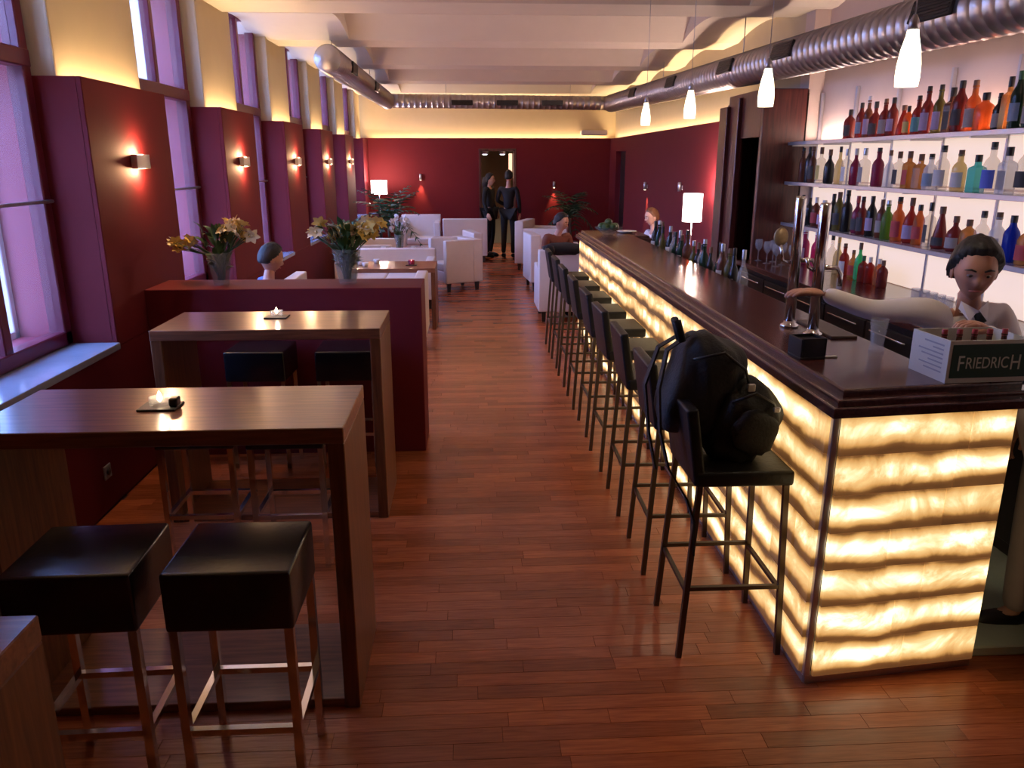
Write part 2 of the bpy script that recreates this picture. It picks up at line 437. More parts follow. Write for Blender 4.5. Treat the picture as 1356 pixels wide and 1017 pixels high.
# corridor behind the doorway
co = struct('trim_1', MB().box((DX0 - 0.02, YF - 0.012, 0), (DX0 + 0.03, YF + 0.2, 2.16), 0.004, 1).box((DX1 - 0.03, YF - 0.012, 0), (DX1 + 0.02, YF + 0.2, 2.16), 0.004, 1).box((DX0, YF - 0.012, 2.11), (DX1, YF + 0.2, 2.16), 0.004, 1), PORTW)
CORR = pbr('corridor_paint', (0.26, 0.22, 0.12), 0.7, noise=0.1, nscale=5)
cw = struct('wall_corridor', MB().box((-0.5, YF + 2.2, 0), (1.8, YF + 2.3, 2.5)).box((-0.55, YF + 0.31, 0), (-0.5, YF + 2.3, 2.5)).box((1.30, YF + 0.31, 0), (1.35, YF + 2.3, 2.5)).box((-0.5, YF + 0.31, 2.3), (1.8, YF + 2.3, 2.4)), CORR)

# ---- right wall: wainscot beyond the portal, alcove behind the bar
wr = struct('wall_right')
PY0, PY1 = 7.42, 8.62
m_ = MB()
D2a, D2b = 15.3, 16.3
for a, b_ in ((PY1, D2a), (D2b, YF)):
    m_.box((XR + 0.03, a, 0), (3.5, b_, ZW - 0.08)).box((XR, a, 0), (XR + 0.03, b_, ZW + 0.02))
m_.box((XR + 0.03, D2a, 2.10), (3.5, D2b, ZW - 0.08)).box((XR, D2a, 2.10), (XR + 0.03, D2b, ZW + 0.02))
m_.build('wainscot', WINE, wr)
MB().box((XRU, PY0 + 0.2, ZW - 0.075), (3.5, YF + 0.2, 3.75)).build('upper_wall', CREAM, wr)
MB().poly([(XALC, YB), (3.5, YB), (3.5, PY0 + 0.2), (XRU, PY0 + 0.2), (XRU, PY0 + 0.0), (XALC, PY0 + 0.0)], 0, 3.75).build('alcove_wall', ALCOVE, wr)
cove(((XR + XRU) / 2 + 0.01, (PY1 + YF) / 2, ZW - 0.05), YF - PY1 - 0.15, True, -TL)
d2 = struct('door_1', MB().box((XR + 0.10, D2a + 0.01, 0.0), (XR + 0.14, D2b - 0.01, 2.09), 0.004, 1), DARKC)
MB().tube([(XR + 0.06, D2a + 0.1, 1.05), (XR + 0.06, D2a + 0.22, 1.05)], 0.012, 8).build('handle', CHROME, d2)
wb = struct('wall_back', MB().box((XO, YB - 0.03, 0), (3.5, YB, ZW)), WINE)
MB().box((XO, YB - 0.30, 0), (3.5, YB - 0.14, 3.75)).build('upper_wall', CREAM, wb)

# ---- ceiling: shallow vaults between plaster beams
ceil = struct('ceiling')
BEAMS = [-1.2, 0.55, 2.82, 5.15, 7.57, 9.77, 12.07, 14.32, 16.72]
HB = 0.28
XA, XB = -1.30, 2.45
def vault(y0, y1):
    n = 14; rise = 0.38; rise2 = 0.10
    vs, fs = [], []
    def strip(x0, x1, rs):
        k = len(vs)
        for j in range(n + 1):
            t = j / n; yy = y0 + (y1 - y0) * t; z = ZS + rs * (1 - (2 * t - 1) ** 2)
            vs.append((x0, yy, z)); vs.append((x1, yy, z))
        for j in range(n): fs.append((k + 2 * j, k + 2 * j + 1, k + 2 * j + 3, k + 2 * j + 2))
    strip(XA, XB, rise); strip(XO, XA, rise2); strip(XB, 3.5, rise2)
    m_ = MB().quads(vs, fs, True)
    vs2, fs2 = [], []
    for x in (XA, XB):
        k = len(vs2)
        for j in range(n + 1):
            t = j / n; yy = y0 + (y1 - y0) * t; q = 1 - (2 * t - 1) ** 2
            vs2.append((x, yy, ZS + rise2 * q)); vs2.append((x, yy, ZS + rise * q))
        for j in range(n): fs2.append((k + 2 * j, k + 2 * j + 1, k + 2 * j + 3, k + 2 * j + 2))
    m_.quads(vs2, fs2)
    m_.build('vault', CEIL, ceil)
for i, c in enumerate(BEAMS):
    MB().box((XO, c - HB, ZS), (3.5, c + HB, 3.76), 0.01, 1).build('beam', CEIL, ceil)
    if i + 1 < len(BEAMS): vault(c + HB, BEAMS[i + 1] - HB)
MB().box((XO, YB - 0.4, 3.68), (3.5, YF + 0.4, 3.80)).build('slab', CEIL, ceil)

# ---- wooden portal at the end of the back bar
pt = struct('trim_2')
m_ = MB()
m_.box((2.70, PY0, 0), (XRU + 0.02, PY0 + 0.06, 2.54), 0.006, 1)
m_.build('end_panel', PORTW, pt)
m_ = MB()
m_.box((2.70, PY0 + 0.06, 2.12), (2.74, 8.02, 2.54)).box((2.70, 8.02, 0), (2.74, 8.42, 2.54), 0.004, 1)
m_.box((2.66, 8.0, 0), (2.72, 8.06, 2.5), 0.006, 1).box((2.74, PY0 + 0.06, 2.5), (XRU + 0.02, 8.42, 2.54)).box((2.70, 8.42, 0), (XRU + 0.02, 8.46, 2.46))
m_.build('side_panel', PORTW, pt)
MB().box((2.66, 8.36, 0), (2.72, 8.6, 2.44), 0.006, 1).box((2.72, 8.56, 0), (XRU, 8.6, 2.44)).build('casing', PORTW, pt)
MB().box((2.98, PY0 + 0.06, 0), (3.02, 8.42, 2.5)).build('back_panel', DARKC, pt)

# ================================================================== BAR
# onyx: translucent stone lit from behind, brightest where a tube runs behind the middle of each row
def onyx(name, seed, lo, hi):
    m = bpy.data.materials.new(name); m.use_nodes = True; t = m.node_tree; p = t.nodes['Principled BSDF']
    L = t.links.new
    tc = t.nodes.new('ShaderNodeTexCoord'); oi = t.nodes.new('ShaderNodeObjectInfo'); ge = t.nodes.new('ShaderNodeNewGeometry')
    sx = t.nodes.new('ShaderNodeSeparateXYZ'); L(tc.outputs['Object'], sx.inputs[0])
    # wavy distance from the tube
    n1 = t.nodes.new('ShaderNodeTexNoise'); n1.inputs['Scale'].default_value = 3.2; n1.inputs['Detail'].default_value = 2; L(ge.outputs['Position'], n1.inputs['Vector'])
    wz = t.nodes.new('ShaderNodeMath'); wz.operation = 'MULTIPLY_ADD'; wz.inputs[1].default_value = 0.095; wz.inputs[2].default_value = -0.061; L(n1.outputs['Fac'], wz.inputs[0])
    zz = t.nodes.new('ShaderNodeMath'); zz.operation = 'ADD'; L(sx.outputs['Z'], zz.inputs[0]); L(wz.outputs[0], zz.inputs[1])
    ab = t.nodes.new('ShaderNodeMath'); ab.operation = 'ABSOLUTE'; L(zz.outputs[0], ab.inputs[0])
    mr = t.nodes.new('ShaderNodeMapRange'); mr.interpolation_type = 'SMOOTHSTEP'
    mr.inputs['From Min'].default_value = 0.008; mr.inputs['From Max'].default_value = 0.078; mr.inputs['To Min'].default_value = 1.05; mr.inputs['To Max'].default_value = 0.13
    L(ab.outputs[0], mr.inputs['Value'])
    # clouds and veins in the stone
    off = t.nodes.new('ShaderNodeVectorMath'); off.operation = 'ADD'
    sc_ = t.nodes.new('ShaderNodeMath'); sc_.operation = 'MULTIPLY'; sc_.inputs[1].default_value = 37.0; L(oi.outputs['Random'], sc_.inputs[0])
    L(ge.outputs['Position'], off.inputs[0]); L(sc_.outputs[0], off.inputs[1])
    n2 = t.nodes.new('ShaderNodeTexNoise'); n2.inputs['Scale'].default_value = 4.5; n2.inputs['Detail'].default_value = 7; n2.inputs['Roughness'].default_value = 0.65; n2.inputs['Distortion'].default_value = 1.2; L(off.outputs[0], n2.inputs['Vector'])
    m2 = t.nodes.new('ShaderNodeMapRange'); m2.inputs['From Min'].default_value = 0.3; m2.inputs['From Max'].default_value = 0.65; m2.inputs['To Min'].default_value = 0.55; m2.inputs['To Max'].default_value = 1.12; L(n2.outputs['Fac'], m2.inputs['Value'])
    rv = t.nodes.new('ShaderNodeMapRange'); rv.inputs['To Min'].default_value = 0.78; rv.inputs['To Max'].default_value = 1.12; L(oi.outputs['Random'], rv.inputs['Value'])
    a1 = t.nodes.new('ShaderNodeMath'); a1.operation = 'MULTIPLY'; L(mr.outputs[0], a1.inputs[0]); L(m2.outputs[0], a1.inputs[1])
    a2 = t.nodes.new('ShaderNodeMath'); a2.operation = 'MULTIPLY'; L(a1.outputs[0], a2.inputs[0]); L(rv.outputs[0], a2.inputs[1])
    rp = t.nodes.new('ShaderNodeValToRGB'); e = rp.color_ramp.elements
    e[0].position = 0.05; e[0].color = (0.035, 0.014, 0.005, 1); e[1].position = 1.0; e[1].color = (1.0, 0.80, 0.46, 1)
    for ps, cc in ((0.22, (0.085, 0.035, 0.010)), (0.38, (0.31, 0.155, 0.044)), (0.70, (0.47, 0.30, 0.12)), (0.86, (0.62, 0.47, 0.26))):
        k = e.new(ps); k.color = (*cc, 1)
    L(a2.outputs[0], rp.inputs[0])
    p.inputs['Base Color'].default_value = (0.26, 0.17, 0.08, 1); p.inputs['Roughness'].default_value = 0.25
    L(rp.outputs[0], p.inputs['Emission Color']); p.inputs['Emission Strength'].default_value = BAR
    return m
ONYX = onyx('backlit_onyx', 0, 0, 1)

BX, BY0, BY1 = 1.24, 2.48, 8.75
EX, EY = 1.93, 2.555                     # far corner of the end panel
bar = thing('bar_counter', 'long bar front of glowing honey onyx tiles beneath a dark wooden top', 'bar counter', (0, 0, 0))
Z0, Z1 = 0.035, 1.065
NR = 7
RH = (Z1 - Z0) / NR
def tile_mesh(wd):
    m_ = MB().box((-wd / 2 + 0.001, -0.016, -RH / 2 + 0.001), (wd / 2 - 0.001, 0.0, RH / 2 - 0.001), 0.0012, 1)
    return m_.mesh('onyx_tile', ONYX)
TM = {}
def tile(p, q, d0, wd, row, normal_rot):
    key = round(wd, 3)
    if key not in TM: TM[key] = tile_mesh(wd)
    d = (q - p).normalized()
    c = p + d * (d0 + wd / 2)
    place('onyx_tile', TM[key], bar, (c.x, c.y, Z0 + RH * (row + 0.5)), (0, 0, normal_rot))
stag = [0.25, 0.42, 0.12, 0.33, 0.20, 0.45, 0.08]
p0, p1 = Vector((BX, BY1, 0)), Vector((BX, BY0 + 0.02, 0))     # long face looks to -X
Ltot = (p1 - p0).length
for r in range(NR):
    d = 0.0
    step = 0.48
    first = stag[r]
    cuts = [0] + [first + step * k for k in range(20) if first + step * k < Ltot - 0.12] + [Ltot]
    for a, b_ in zip(cuts, cuts[1:]): tile(p0, p1, a, b_ - a, r, R(-90))
q0, q1 = Vector((BX + 0.022, BY0, 0)), Vector((EX, EY, 0))
ang = math.atan2(q1.y - q0.y, q1.x - q0.x)
Lq = (q1 - q0).length
for r, c in enumerate([0.30, 0.42, 0.52, 0.20, 0.56, 0.46, 0.60][::1]):
    c2 = {0: 0.36, 1: 0.30, 2: 0.40, 3: 0.24, 4: 0.44, 5: 0.46, 6: 0.50}[r]
    tile(q0, q1, 0, c2, r, ang); tile(q0, q1, c2, Lq - c2, r, ang)
# carcass behind the tiles, steel corner and plinth
m_ = MB().poly([(BX + 0.02, BY0 + 0.03), (EX - 0.01, EY + 0.03), (EX - 0.01, EY + 0.32), (1.66, 2.90), (1.66, 8.70), (BX + 0.02, 8.70)], 0.0, 1.06)
m_.build('carcass', DARKC, bar)
MB().box((BX - 0.004, BY0 - 0.004, 0.0), (BX + 0.020, BY0 + 0.020, 1.066), 0.003, 1).build('corner_strip', ALU, bar)
m_ = MB().box((BX - 0.006, BY0, 0), (BX + 0.015, BY1, 0.034), 0.003, 1)
m_.poly([(BX, BY0 - 0.006), (EX, EY - 0.006), (EX, EY + 0.02), (BX, BY0 + 0.02)], 0, 0.034)
m_.build('plinth', ALU, bar)
MB().box((BX + 0.0, BY1, 0), (1.92, BY1 + 0.03, 1.06), 0.003, 1).build('back_end_panel', BARW, bar)

top = thing('bar_worktop', 'dark polished wooden worktop with stepped edge running above the glowing tiles', 'worktop', (0, 0, 1.066))
def upoly(o, f, i):   # outer inset o, front y inset f
    return [(1.215 + o, 2.44 + f), (2.02 - o, 2.525 + f), (2.02 - o, 2.94 - o), (1.74, 2.94 - o), (1.735, 8.2 + o), (1.95 - o, 8.2 + o), (1.95 - o, 9.02 - o), (1.215 + o, 9.02 - o)]
MB().poly(upoly(0, 0, 0), 0.0, 0.036, 0.008).build('lower_slab', BARW, top)
MB().poly(upoly(0.022, 0.022, 0), 0.036, 0.058, 0.008).build('middle_slab', BARW, top)
MB().poly(upoly(0.055, 0.06, 0), 0.058, 0.084, 0.012).build('upper_slab', BARW, top)
ZT = 1.15

# under-bar work shelf on the bartender's side
ub = thing('under_bar_shelf', 'dark steel work shelf along the inner side of the bar', 'shelf', (0, 0, 0))
MB().box((1.665, 3.02, 0.84), (1.92, 8.0, 0.87), 0.004, 1).build('board', DSTEEL, ub)
MB().box((1.90, 3.02, 0.87), (1.92, 8.0, 0.93), 0.003, 1).build('lip', DSTEEL, ub)
MB().box((1.765, 4.95, 0.87), (1.895, 7.95, 0.985), 0.004, 1).build('bottle_step', DSTEEL, ub)
for yy in (3.15, 4.7, 6.3, 7.9): MB().box((1.87, yy, 0), (1.91, yy + 0.04, 0.84)).build('leg', DSTEEL, ub)

pf_ = thing('floor_platform', 'pale green flooring step behind the end of the glowing bar', 'platform', (0, 0, 0))
MB().box((1.945, 2.60, 0.0), (3.22, 7.2, 0.045), 0.006, 1).build('deck', GREENL, pf_)

# ================================================================== BACK BAR
bb = thing('back_bar_cabinet', 'dark low cabinet with doors under the illuminated bottle shelves', 'cabinet', (0, 0, 0))
MB().box((2.60, 1.2, 0.045), (XALC - 0.01, 7.38, 0.955), 0.004, 1).build('body', DARKC, bb)
for k in range(10):
    ya = 1.25 + k * 0.61
    d_ = MB().box((2.578, ya, 0.12), (2.60, ya + 0.59, 0.90), 0.004, 1).build('door', DARKC, bb)
    h_ = MB().tube([(2.565, ya + 0.08, 0.86), (2.555, ya + 0.10, 0.86), (2.555, ya + 0.49, 0.86), (2.565, ya + 0.51, 0.86)], 0.007, 6).build('handle', CHROME, d_)
bt = tag(MB().box((2.54, 1.2, 0.956), (XALC - 0.002, 7.40, 1.0), 0.006, 2).build('back_bar_worktop', BARW), 'dark wooden worktop below the illuminated bottle shelves', 'worktop')

# backlit panel wall and the three glass shelves
PANELM = pbr('backlit_acrylic', (0.42, 0.35, 0.31), 0.4, noise=0.02, nscale=3, emit=(1.0, 0.75, 0.62), es=PANEL)
bl = thing('backlit_panel_wall', 'glowing pinkish white panel wall behind the bottles', 'light panel', (0, 0, 0))
YP = [7.38, 6.72, 6.05, 5.38, 4.72, 4.05, 3.38, 2.72, 2.05, 1.4]
ZP = [1.002, 1.372, 1.737, 2.09]
for j in range(3):
    for a, b_ in zip(YP[1:], YP):
        MB().box((XALC - 0.022, a + 0.012, ZP[j] + 0.004), (XALC - 0.004, b_ - 0.012, ZP[j + 1] - 0.012), 0.002, 1).build('panel', PANELM, bl)
m_ = MB()
for yy in YP: m_.box((XALC - 0.03, yy - 0.012, 1.0), (XALC - 0.003, yy + 0.012, 2.50), 0.002, 1)
m_.build('upright', ALU, bl)
SHELFM = pbr('shelf_glass_edge', (0.38, 0.40, 0.50), 0.2, 0.3, noise=0.05, nscale=10)
SHZ = [2.07, 1.72, 1.35]
for z, n_ in zip(SHZ, ('top', 'middle', 'lowest')):
    s = thing('bottle_shelf', '%s long pale glass shelf of bottles on the glowing wall' % n_, 'shelf', (0, 0, z), 0, 'illuminated bottle shelves')
    MB().box((2.95, 1.4, -0.022), (XALC - 0.024, 7.38, 0.0), 0.003, 1).build('board', SHELFM, s)
    MB().box((2.938, 1.4, -0.026), (2.95, 7.38, 0.003), 0.002, 1).build('edge_rail', ALU, s)
    for yy in YP:
        MB().box((2.98, yy - 0.008, -0.035), (XALC - 0.024, yy + 0.008, -0.022)).build('bracket', ALU, s)
# strip lamp on the top shelf, at the foot of the wall
light('shelf_strip_lamp', 'AREA', (XALC - 0.06, 4.45, 2.085), 38, (1.0, 0.72, 0.62), rot=(R(180), 0, 0), shape='RECTANGLE', size=0.04, size_y=5.8)

# ================================================================== BOTTLES
GL = {
 'dark red': glass('dark_red_glass', (0.34, 0.07, 0.06), 0.6), 'red': glass('red_glass', (0.50, 0.075, 0.05), 0.62), 'orange': glass('orange_glass', (0.80, 0.30, 0.10), 0.62),
 'amber': glass('amber_glass', (0.72, 0.40, 0.14), 0.62), 'brown': glass('brown_glass', (0.20, 0.07, 0.04), 0.5), 'black': glass('black_glass', (0.02, 0.02, 0.02), 0.3),
 'dark green': glass('dark_green_glass', (0.03, 0.07, 0.04), 0.45), 'green': glass('green_glass', (0.25, 0.42, 0.08), 0.6), 'clear': glass('clear_bottle_glass', (0.93, 0.90, 0.85), 0.8),
 'aqua': glass('aqua_glass', (0.22, 0.62, 0.60), 0.65), 'blue': glass('blue_glass', (0.03, 0.08, 0.55), 0.55), 'pink': glass('pink_glass', (0.68, 0.08, 0.26), 0.6),
 'yellow': glass('yellow_glass', (0.90, 0.78, 0.48), 0.7), 'mint': glass('mint_glass', (0.12, 0.62, 0.28), 0.55), 'purple': glass('purple_glass', (0.30, 0.04, 0.10), 0.55), 'olive': glass('olive_glass', (0.20, 0.17, 0.05), 0.55),
 'frosted': glass('frosted_glass', (0.85, 0.84, 0.85), 0.6, 0.4)}
CAPM = {'black': pbr('black_cap', (0.015, 0.013, 0.013), 0.4, noise=0.1), 'brown': pbr('brown_cork', (0.16, 0.08, 0.05), 0.7, noise=0.2), 'gold': pbr('gold_cap', (0.55, 0.36, 0.12), 0.35, 0.6, noise=0.1),
        'red': pbr('red_cap', (0.35, 0.03, 0.03), 0.4, noise=0.1), 'white': pbr('white_cap', (0.7, 0.68, 0.66), 0.5, noise=0.05), 'silver': pbr('silver_cap', (0.5, 0.5, 0.52), 0.35, 0.7, noise=0.1), 'green': pbr('green_cap', (0.03, 0.12, 0.05), 0.4, noise=0.1)}
LABM = {'white': pbr('white_label', (0.62, 0.58, 0.54), 0.7, noise=0.08), 'blue-grey': pbr('blue_grey_label', (0.24, 0.30, 0.38), 0.7, noise=0.15), 'violet': pbr('violet_label', (0.36, 0.28, 0.42), 0.7, noise=0.15),
        'dark': pbr('dark_label', (0.05, 0.045, 0.045), 0.7, noise=0.2), 'yellow': pbr('yellow_label', (0.62, 0.48, 0.14), 0.7, noise=0.1), 'grey': pbr('grey_label', (0.30, 0.27, 0.25), 0.7, noise=0.15),
        'red': pbr('red_label', (0.42, 0.05, 0.05), 0.7, noise=0.1), 'blue': pbr('blue_label', (0.10, 0.14, 0.55), 0.7, noise=0.1), 'teal': pbr('teal_label', (0.10, 0.28, 0.28), 0.7, noise=0.1)}
# unit profiles: radius in units of the body radius, height 0..1; neck end fraction
SHAPES = {
 'slim': ([(0.85, 0), (1, 0.02), (1, 0.56), (0.82, 0.64), (0.42, 0.72), (0.38, 0.86), (0.44, 0.87), (0.44, 0.90)], 0.40, 0.10, 0.46),
 'wine': ([(0.9, 0), (1, 0.02), (1, 0.60), (0.9, 0.66), (0.5, 0.76), (0.40, 0.82), (0.38, 0.90)], 0.42, 0.15, 0.46),
 'round': ([(0.8, 0), (1, 0.04), (1.02, 0.42), (0.9, 0.56), (0.5, 0.66), (0.32, 0.72), (0.32, 0.86), (0.38, 0.87)], 0.38, 0.10, 0.40),
 'squat': ([(0.9, 0), (1, 0.03), (1.02, 0.58), (0.85, 0.68), (0.4, 0.76), (0.34, 0.80), (0.36, 0.86)], 0.38, 0.12, 0.48),
 'square': ([(0.97, 0), (1.05, 0.02), (1.05, 0.60), (0.95, 0.66), (0.40, 0.72), (0.36, 0.86)], 0.40, 0.10, 0.50),
 'flask': ([(0.9, 0), (1.05, 0.06), (0.9, 0.30), (0.55, 0.62), (0.34, 0.78), (0.34, 0.88)], 0.40, 0.08, 0.28),
 'tall': ([(0.9, 0), (1, 0.02), (0.98, 0.48), (0.7, 0.60), (0.36, 0.68), (0.32, 0.90)], 0.36, 0.10, 0.40),
}
SH_ME = {}
for nm, (prof, cr, l0, l1) in SHAPES.items():
    sg = 4 if nm == 'square' else 14
    Mx = Matrix.Rotation(R(45), 4, 'Z') if sg == 4 else None
    body = MB().lathe(prof, sg, smooth=sg > 4, M=Mx).mesh('bottle_glass', GL['clear'])
    ztop = prof[-1][1]
    cap = MB().lathe([(cr, ztop - 0.05), (cr * 1.02, ztop + 0.01), (cr, 1.0), (cr * 0.8, 1.0)], 10).mesh('cap', CAPM['black'])
    if sg == 4:
        lab = MB().box((-0.755, -0.62, l0), (-0.748, 0.62, l1)).mesh('label', LABM['white'])
    else:
        n = 9; vs = []; fs = []
        rr = 1.06 if nm != 'flask' else 1.03
        for j in range(n):
            a = PI - R(72) + R(144) * j / (n - 1)
            vs += [(rr * math.cos(a), rr * math.sin(a), l0), (rr * math.cos(a), rr * math.sin(a), l1)]
        for j in range(n - 1): fs.append((2 * j, 2 * j + 1, 2 * j + 3, 2 * j + 2))
        lab = MB().quads(vs, fs, True).mesh('label', LABM['white'])
    SH_ME[nm] = (body, cap, lab)
def bottle(x, y, z, h, wd, shape, col, capc, labc, label, group, rz=0.0):
    t = thing('bottle', label, 'bottle', (x, y, z), rz, group)
    r = wd / 2
    b, c, l = SH_ME[shape]
    for nm, me_, mt in (('glass_body', b, GL[col]), ('cap', c, CAPM[capc]), ('label', l, LABM[labc] if labc else None)):
        if mt is None: continue
        o = place(nm, me_, t, mat=mt); o.scale = (r, r, h)
    return t
SX = 3.06
TOPS = [(6.44, .23, .085, 'squat', 'dark red', 'black', 'dark'), (6.28, .27, .07, 'wine', 'dark red', 'black', 'blue-grey'), (6.16, .31, .065, 'slim', 'brown', 'silver', 'violet'),
 (6.02, .26, .085, 'round', 'dark red', 'black', 'dark'), (5.88, .27, .075, 'slim', 'dark red', 'brown', 'grey'), (5.77, .27, .075, 'wine', 'dark red', 'black', 'violet'),
 (5.64, .21, .085, 'flask', 'red', 'brown', None), (5.56, .20, .065, 'squat', 'orange', 'black', 'yellow'), (5.47, .26, .075, 'slim', 'dark red', 'black', 'teal'),
 (5.36, .31, .075, 'slim', 'dark red', 'black', 'violet'), (5.24, .31, .075, 'slim', 'olive', 'black', 'violet'), (5.10, .28, .09, 'square', 'brown', 'black', 'dark'),
 (4.98, .31, .085, 'wine', 'dark red', 'black', 'dark'), (4.85, .30, .085, 'slim', 'orange', 'brown', 'grey'), (4.73, .22, .11, 'squat', 'orange', 'black', None),
 (4.62, .21, .06, 'slim', 'black', 'black', 'grey'), (4.54, .29, .075, 'square', 'amber', 'black', None), (4.44, .31, .075, 'wine', 'dark green', 'green', 'blue-grey'),
 (4.34, .25, .085, 'squat', 'dark green', 'black', 'grey'), (4.22, .27, .08, 'slim', 'amber', 'gold', 'white')]
SECS = [(7.28, .30, .07, 'slim', 'brown', 'black', None), (7.17, .31, .07, 'wine', 'black', 'black', None), (7.06, .31, .07, 'slim', 'brown', 'brown', 'dark'), (6.91, .30, .08, 'square', 'clear', 'brown', 'yellow'),
 (6.75, .28, .085, 'round', 'black', 'brown', None), (6.58, .30, .07, 'tall', 'yellow', 'black', None), (6.42, .28, .08, 'square', 'clear', 'silver', 'white'), (6.25, .28, .08, 'round', 'purple', 'white', None),
 (6.10, .28, .085, 'square', 'clear', 'silver', 'grey'), (5.93, .28, .085, 'slim', 'purple', 'black', None), (5.77, .26, .075, 'tall', 'frosted', 'brown', None), (5.63, .25, .08, 'square', 'clear', 'brown', 'dark'),
 (5.49, .25, .085, 'square', 'amber', 'brown', 'red'), (5.36, .23, .09, 'square', 'amber', 'brown', None), (5.22, .23, .085, 'slim', 'frosted', 'black', 'blue-grey'), (5.07, .28, .09, 'slim', 'clear', 'black', 'white'),
 (4.91, .25, .085, 'slim', 'yellow', 'brown', 'white'), (4.74, .22, .10, 'square', 'aqua', 'black', None), (4.59, .29, .09, 'slim', 'pink', 'black', 'blue'), (4.43, .26, .095, 'square', 'frosted', 'black', 'grey'), (4.29, .28, .085, 'wine', 'clear', 'black', 'dark'), (4.16, .27, .08, 'slim', 'clear', 'silver', 'white')]
SECS[18] = (4.59, .29, .09, 'slim', 'clear', 'black', 'blue')
THIR = [(7.17, .26, .07, 'wine', 'dark green', 'black', None), (7.04, .24, .07, 'wine', 'black', 'black', None), (6.88, .25, .08, 'squat', 'brown', 'white', 'red'), (6.75, .23, .10, 'squat', 'red', 'white', 'violet'),
 (6.60, .29, .075, 'wine', 'black', 'black', None), (6.46, .31, .085, 'wine', 'olive', 'brown', 'dark'), (6.32, .33, .085, 'slim', 'black', 'black', None), (6.18, .29, .08, 'round', 'purple', 'red', 'dark'),
 (6.05, .29, .075, 'slim', 'dark red', 'black', 'dark'), (5.91, .30, .075, 'wine', 'black', 'black', 'violet'), (5.78, .28, .07, 'wine', 'brown', 'brown', 'grey'), (5.66, .28, .08, 'slim', 'green', 'silver', None),
 (5.53, .31, .085, 'slim', 'orange', 'black', 'red'), (5.40, .31, .09, 'round', 'red', 'brown', 'violet'), (5.27, .27, .075, 'wine', 'orange', 'black', 'red'), (5.15, .29, .075, 'square', 'clear', 'black', 'dark'),
 (5.03, .27, .095, 'flask', 'dark red', 'brown', 'dark'), (4.87, .22, .095, 'round', 'dark red', 'brown', 'grey'), (4.71, .21, .095, 'squat', 'amber', 'brown', None), (4.57, .27, .085, 'slim', 'clear', 'black', None),
 (4.43, .27, .085, 'slim', 'frosted', 'brown', 'white'), (4.31, .26, .085, 'wine', 'blue', 'black', None), (4.18, .23, .10, 'squat', 'amber', 'white', 'red')]
LOWS = [(7.04, .32, .09, 'slim', 'pink', 'white', 'violet'), (6.80, .31, .08, 'slim', 'pink', 'white', None), (6.67, .31, .085, 'tall', 'yellow', 'black', 'white'), (6.52, .31, .085, 'tall', 'clear', 'black', None), (6.38, .30, .075, 'tall', 'yellow', 'gold', None),
 (6.27, .26, .075, 'slim', 'red', 'brown', 'white'), (6.15, .22, .065, 'slim', 'amber', 'brown', 'red'), (6.02, .29, .075, 'round', 'mint', 'brown', None), (5.93, .20, .075, 'squat', 'red', 'green', None),
 (5.84, .20, .075, 'squat', 'red', 'white', None), (5.73, .20, .075, 'squat', 'orange', 'white', None), (5.63, .20, .075, 'squat', 'dark red', 'brown', None)]
SHN = {'slim': 'slender', 'wine': 'wine-shaped', 'round': 'round-shouldered', 'squat': 'squat', 'square': 'square-sided', 'flask': 'cone-shaped', 'tall': 'long-necked'}
for lst, z, where in ((TOPS, 2.07, 'top glowing shelf'), (SECS, 1.72, 'middle glowing shelf'), (THIR, 1.35, 'lowest glowing shelf'), (LOWS, 1.0, 'worktop under the shelves')):
    cnt = {}
    for i, (y_, h, wd, sh, c, cp, lb) in enumerate(lst):
        lab = '%s %s bottle, %s cap, %s from the far end, %s' % (SHN[sh], c, cp, ORD[i + 1], where)
        bottle(SX + random.uniform(-.015, .015), y_, z, h, wd, sh, c, cp, lb, lab, 'bottles on the ' + where, random.uniform(-0.05, 0.25))
# dark bottles on the work shelf at the far end of the bar
rr = random.Random(5)
cols = ['black', 'dark green', 'brown', 'olive', 'black', 'clear', 'dark green']
n_ = 0
for i in range(20):
    y_ = 7.75 - i * 0.135
    c = cols[i % 7]; sh = ['wine', 'slim', 'tall', 'round'][i % 4]; cp = ['black', 'silver', 'brown'][i % 3]
    n_ += 1
    bottle(1.83 + rr.uniform(-.02, .02), y_, 0.9852, 0.30 + rr.uniform(0.0, .07) - 0.02 * (i > 9), 0.075, sh, c, cp, ['white', None, 'grey', None][i % 4],
           '%s %s bottle, %s cap, %s from the far end, under-bar shelf' % (SHN[sh], c, cp, ORD[n_]), 'bottles on the under-bar shelf')

# glasses: stemmed ones on the back bar, a short row near the bartender, a jug
def glass_mesh(kind):
    if kind == 'tumbler': return MB().lathe([(0.026, 0), (0.030, 0.004), (0.034, 0.12), (0.031, 0.12), (0.027, 0.012), (0.0001, 0.012)], 14, cap=False).mesh('drinking_glass', CLEARG)
    return MB().lathe([(0.034, 0), (0.034, 0.003), (0.006, 0.010), (0.005, 0.09), (0.030, 0.12), (0.038, 0.155), (0.032, 0.20), (0.030, 0.20), (0.034, 0.155), (0.0001, 0.105)], 14, cap=False).mesh('wine_glass', CLEARG)
tum, wng = glass_mesh('tumbler'), glass_mesh('wine')
for i in range(5):
    tag(place('drinking_glass', tum, None, (2.86, 4.50 + i * 0.085, 1.0)), 'clear straight glass on the back worktop, %s from the bartender' % ORD[i + 1], 'glass', 'straight glasses on the back worktop')
for i in range(6):
    tag(place('wine_glass', wng, None, (2.72 + 0.1 * (i % 2), 7.30 - i * 0.11, 1.0)), 'clear stemmed glass on the worktop before the wooden portal, %s from the far end' % ORD[i + 1], 'glass', 'stemmed glasses by the portal')
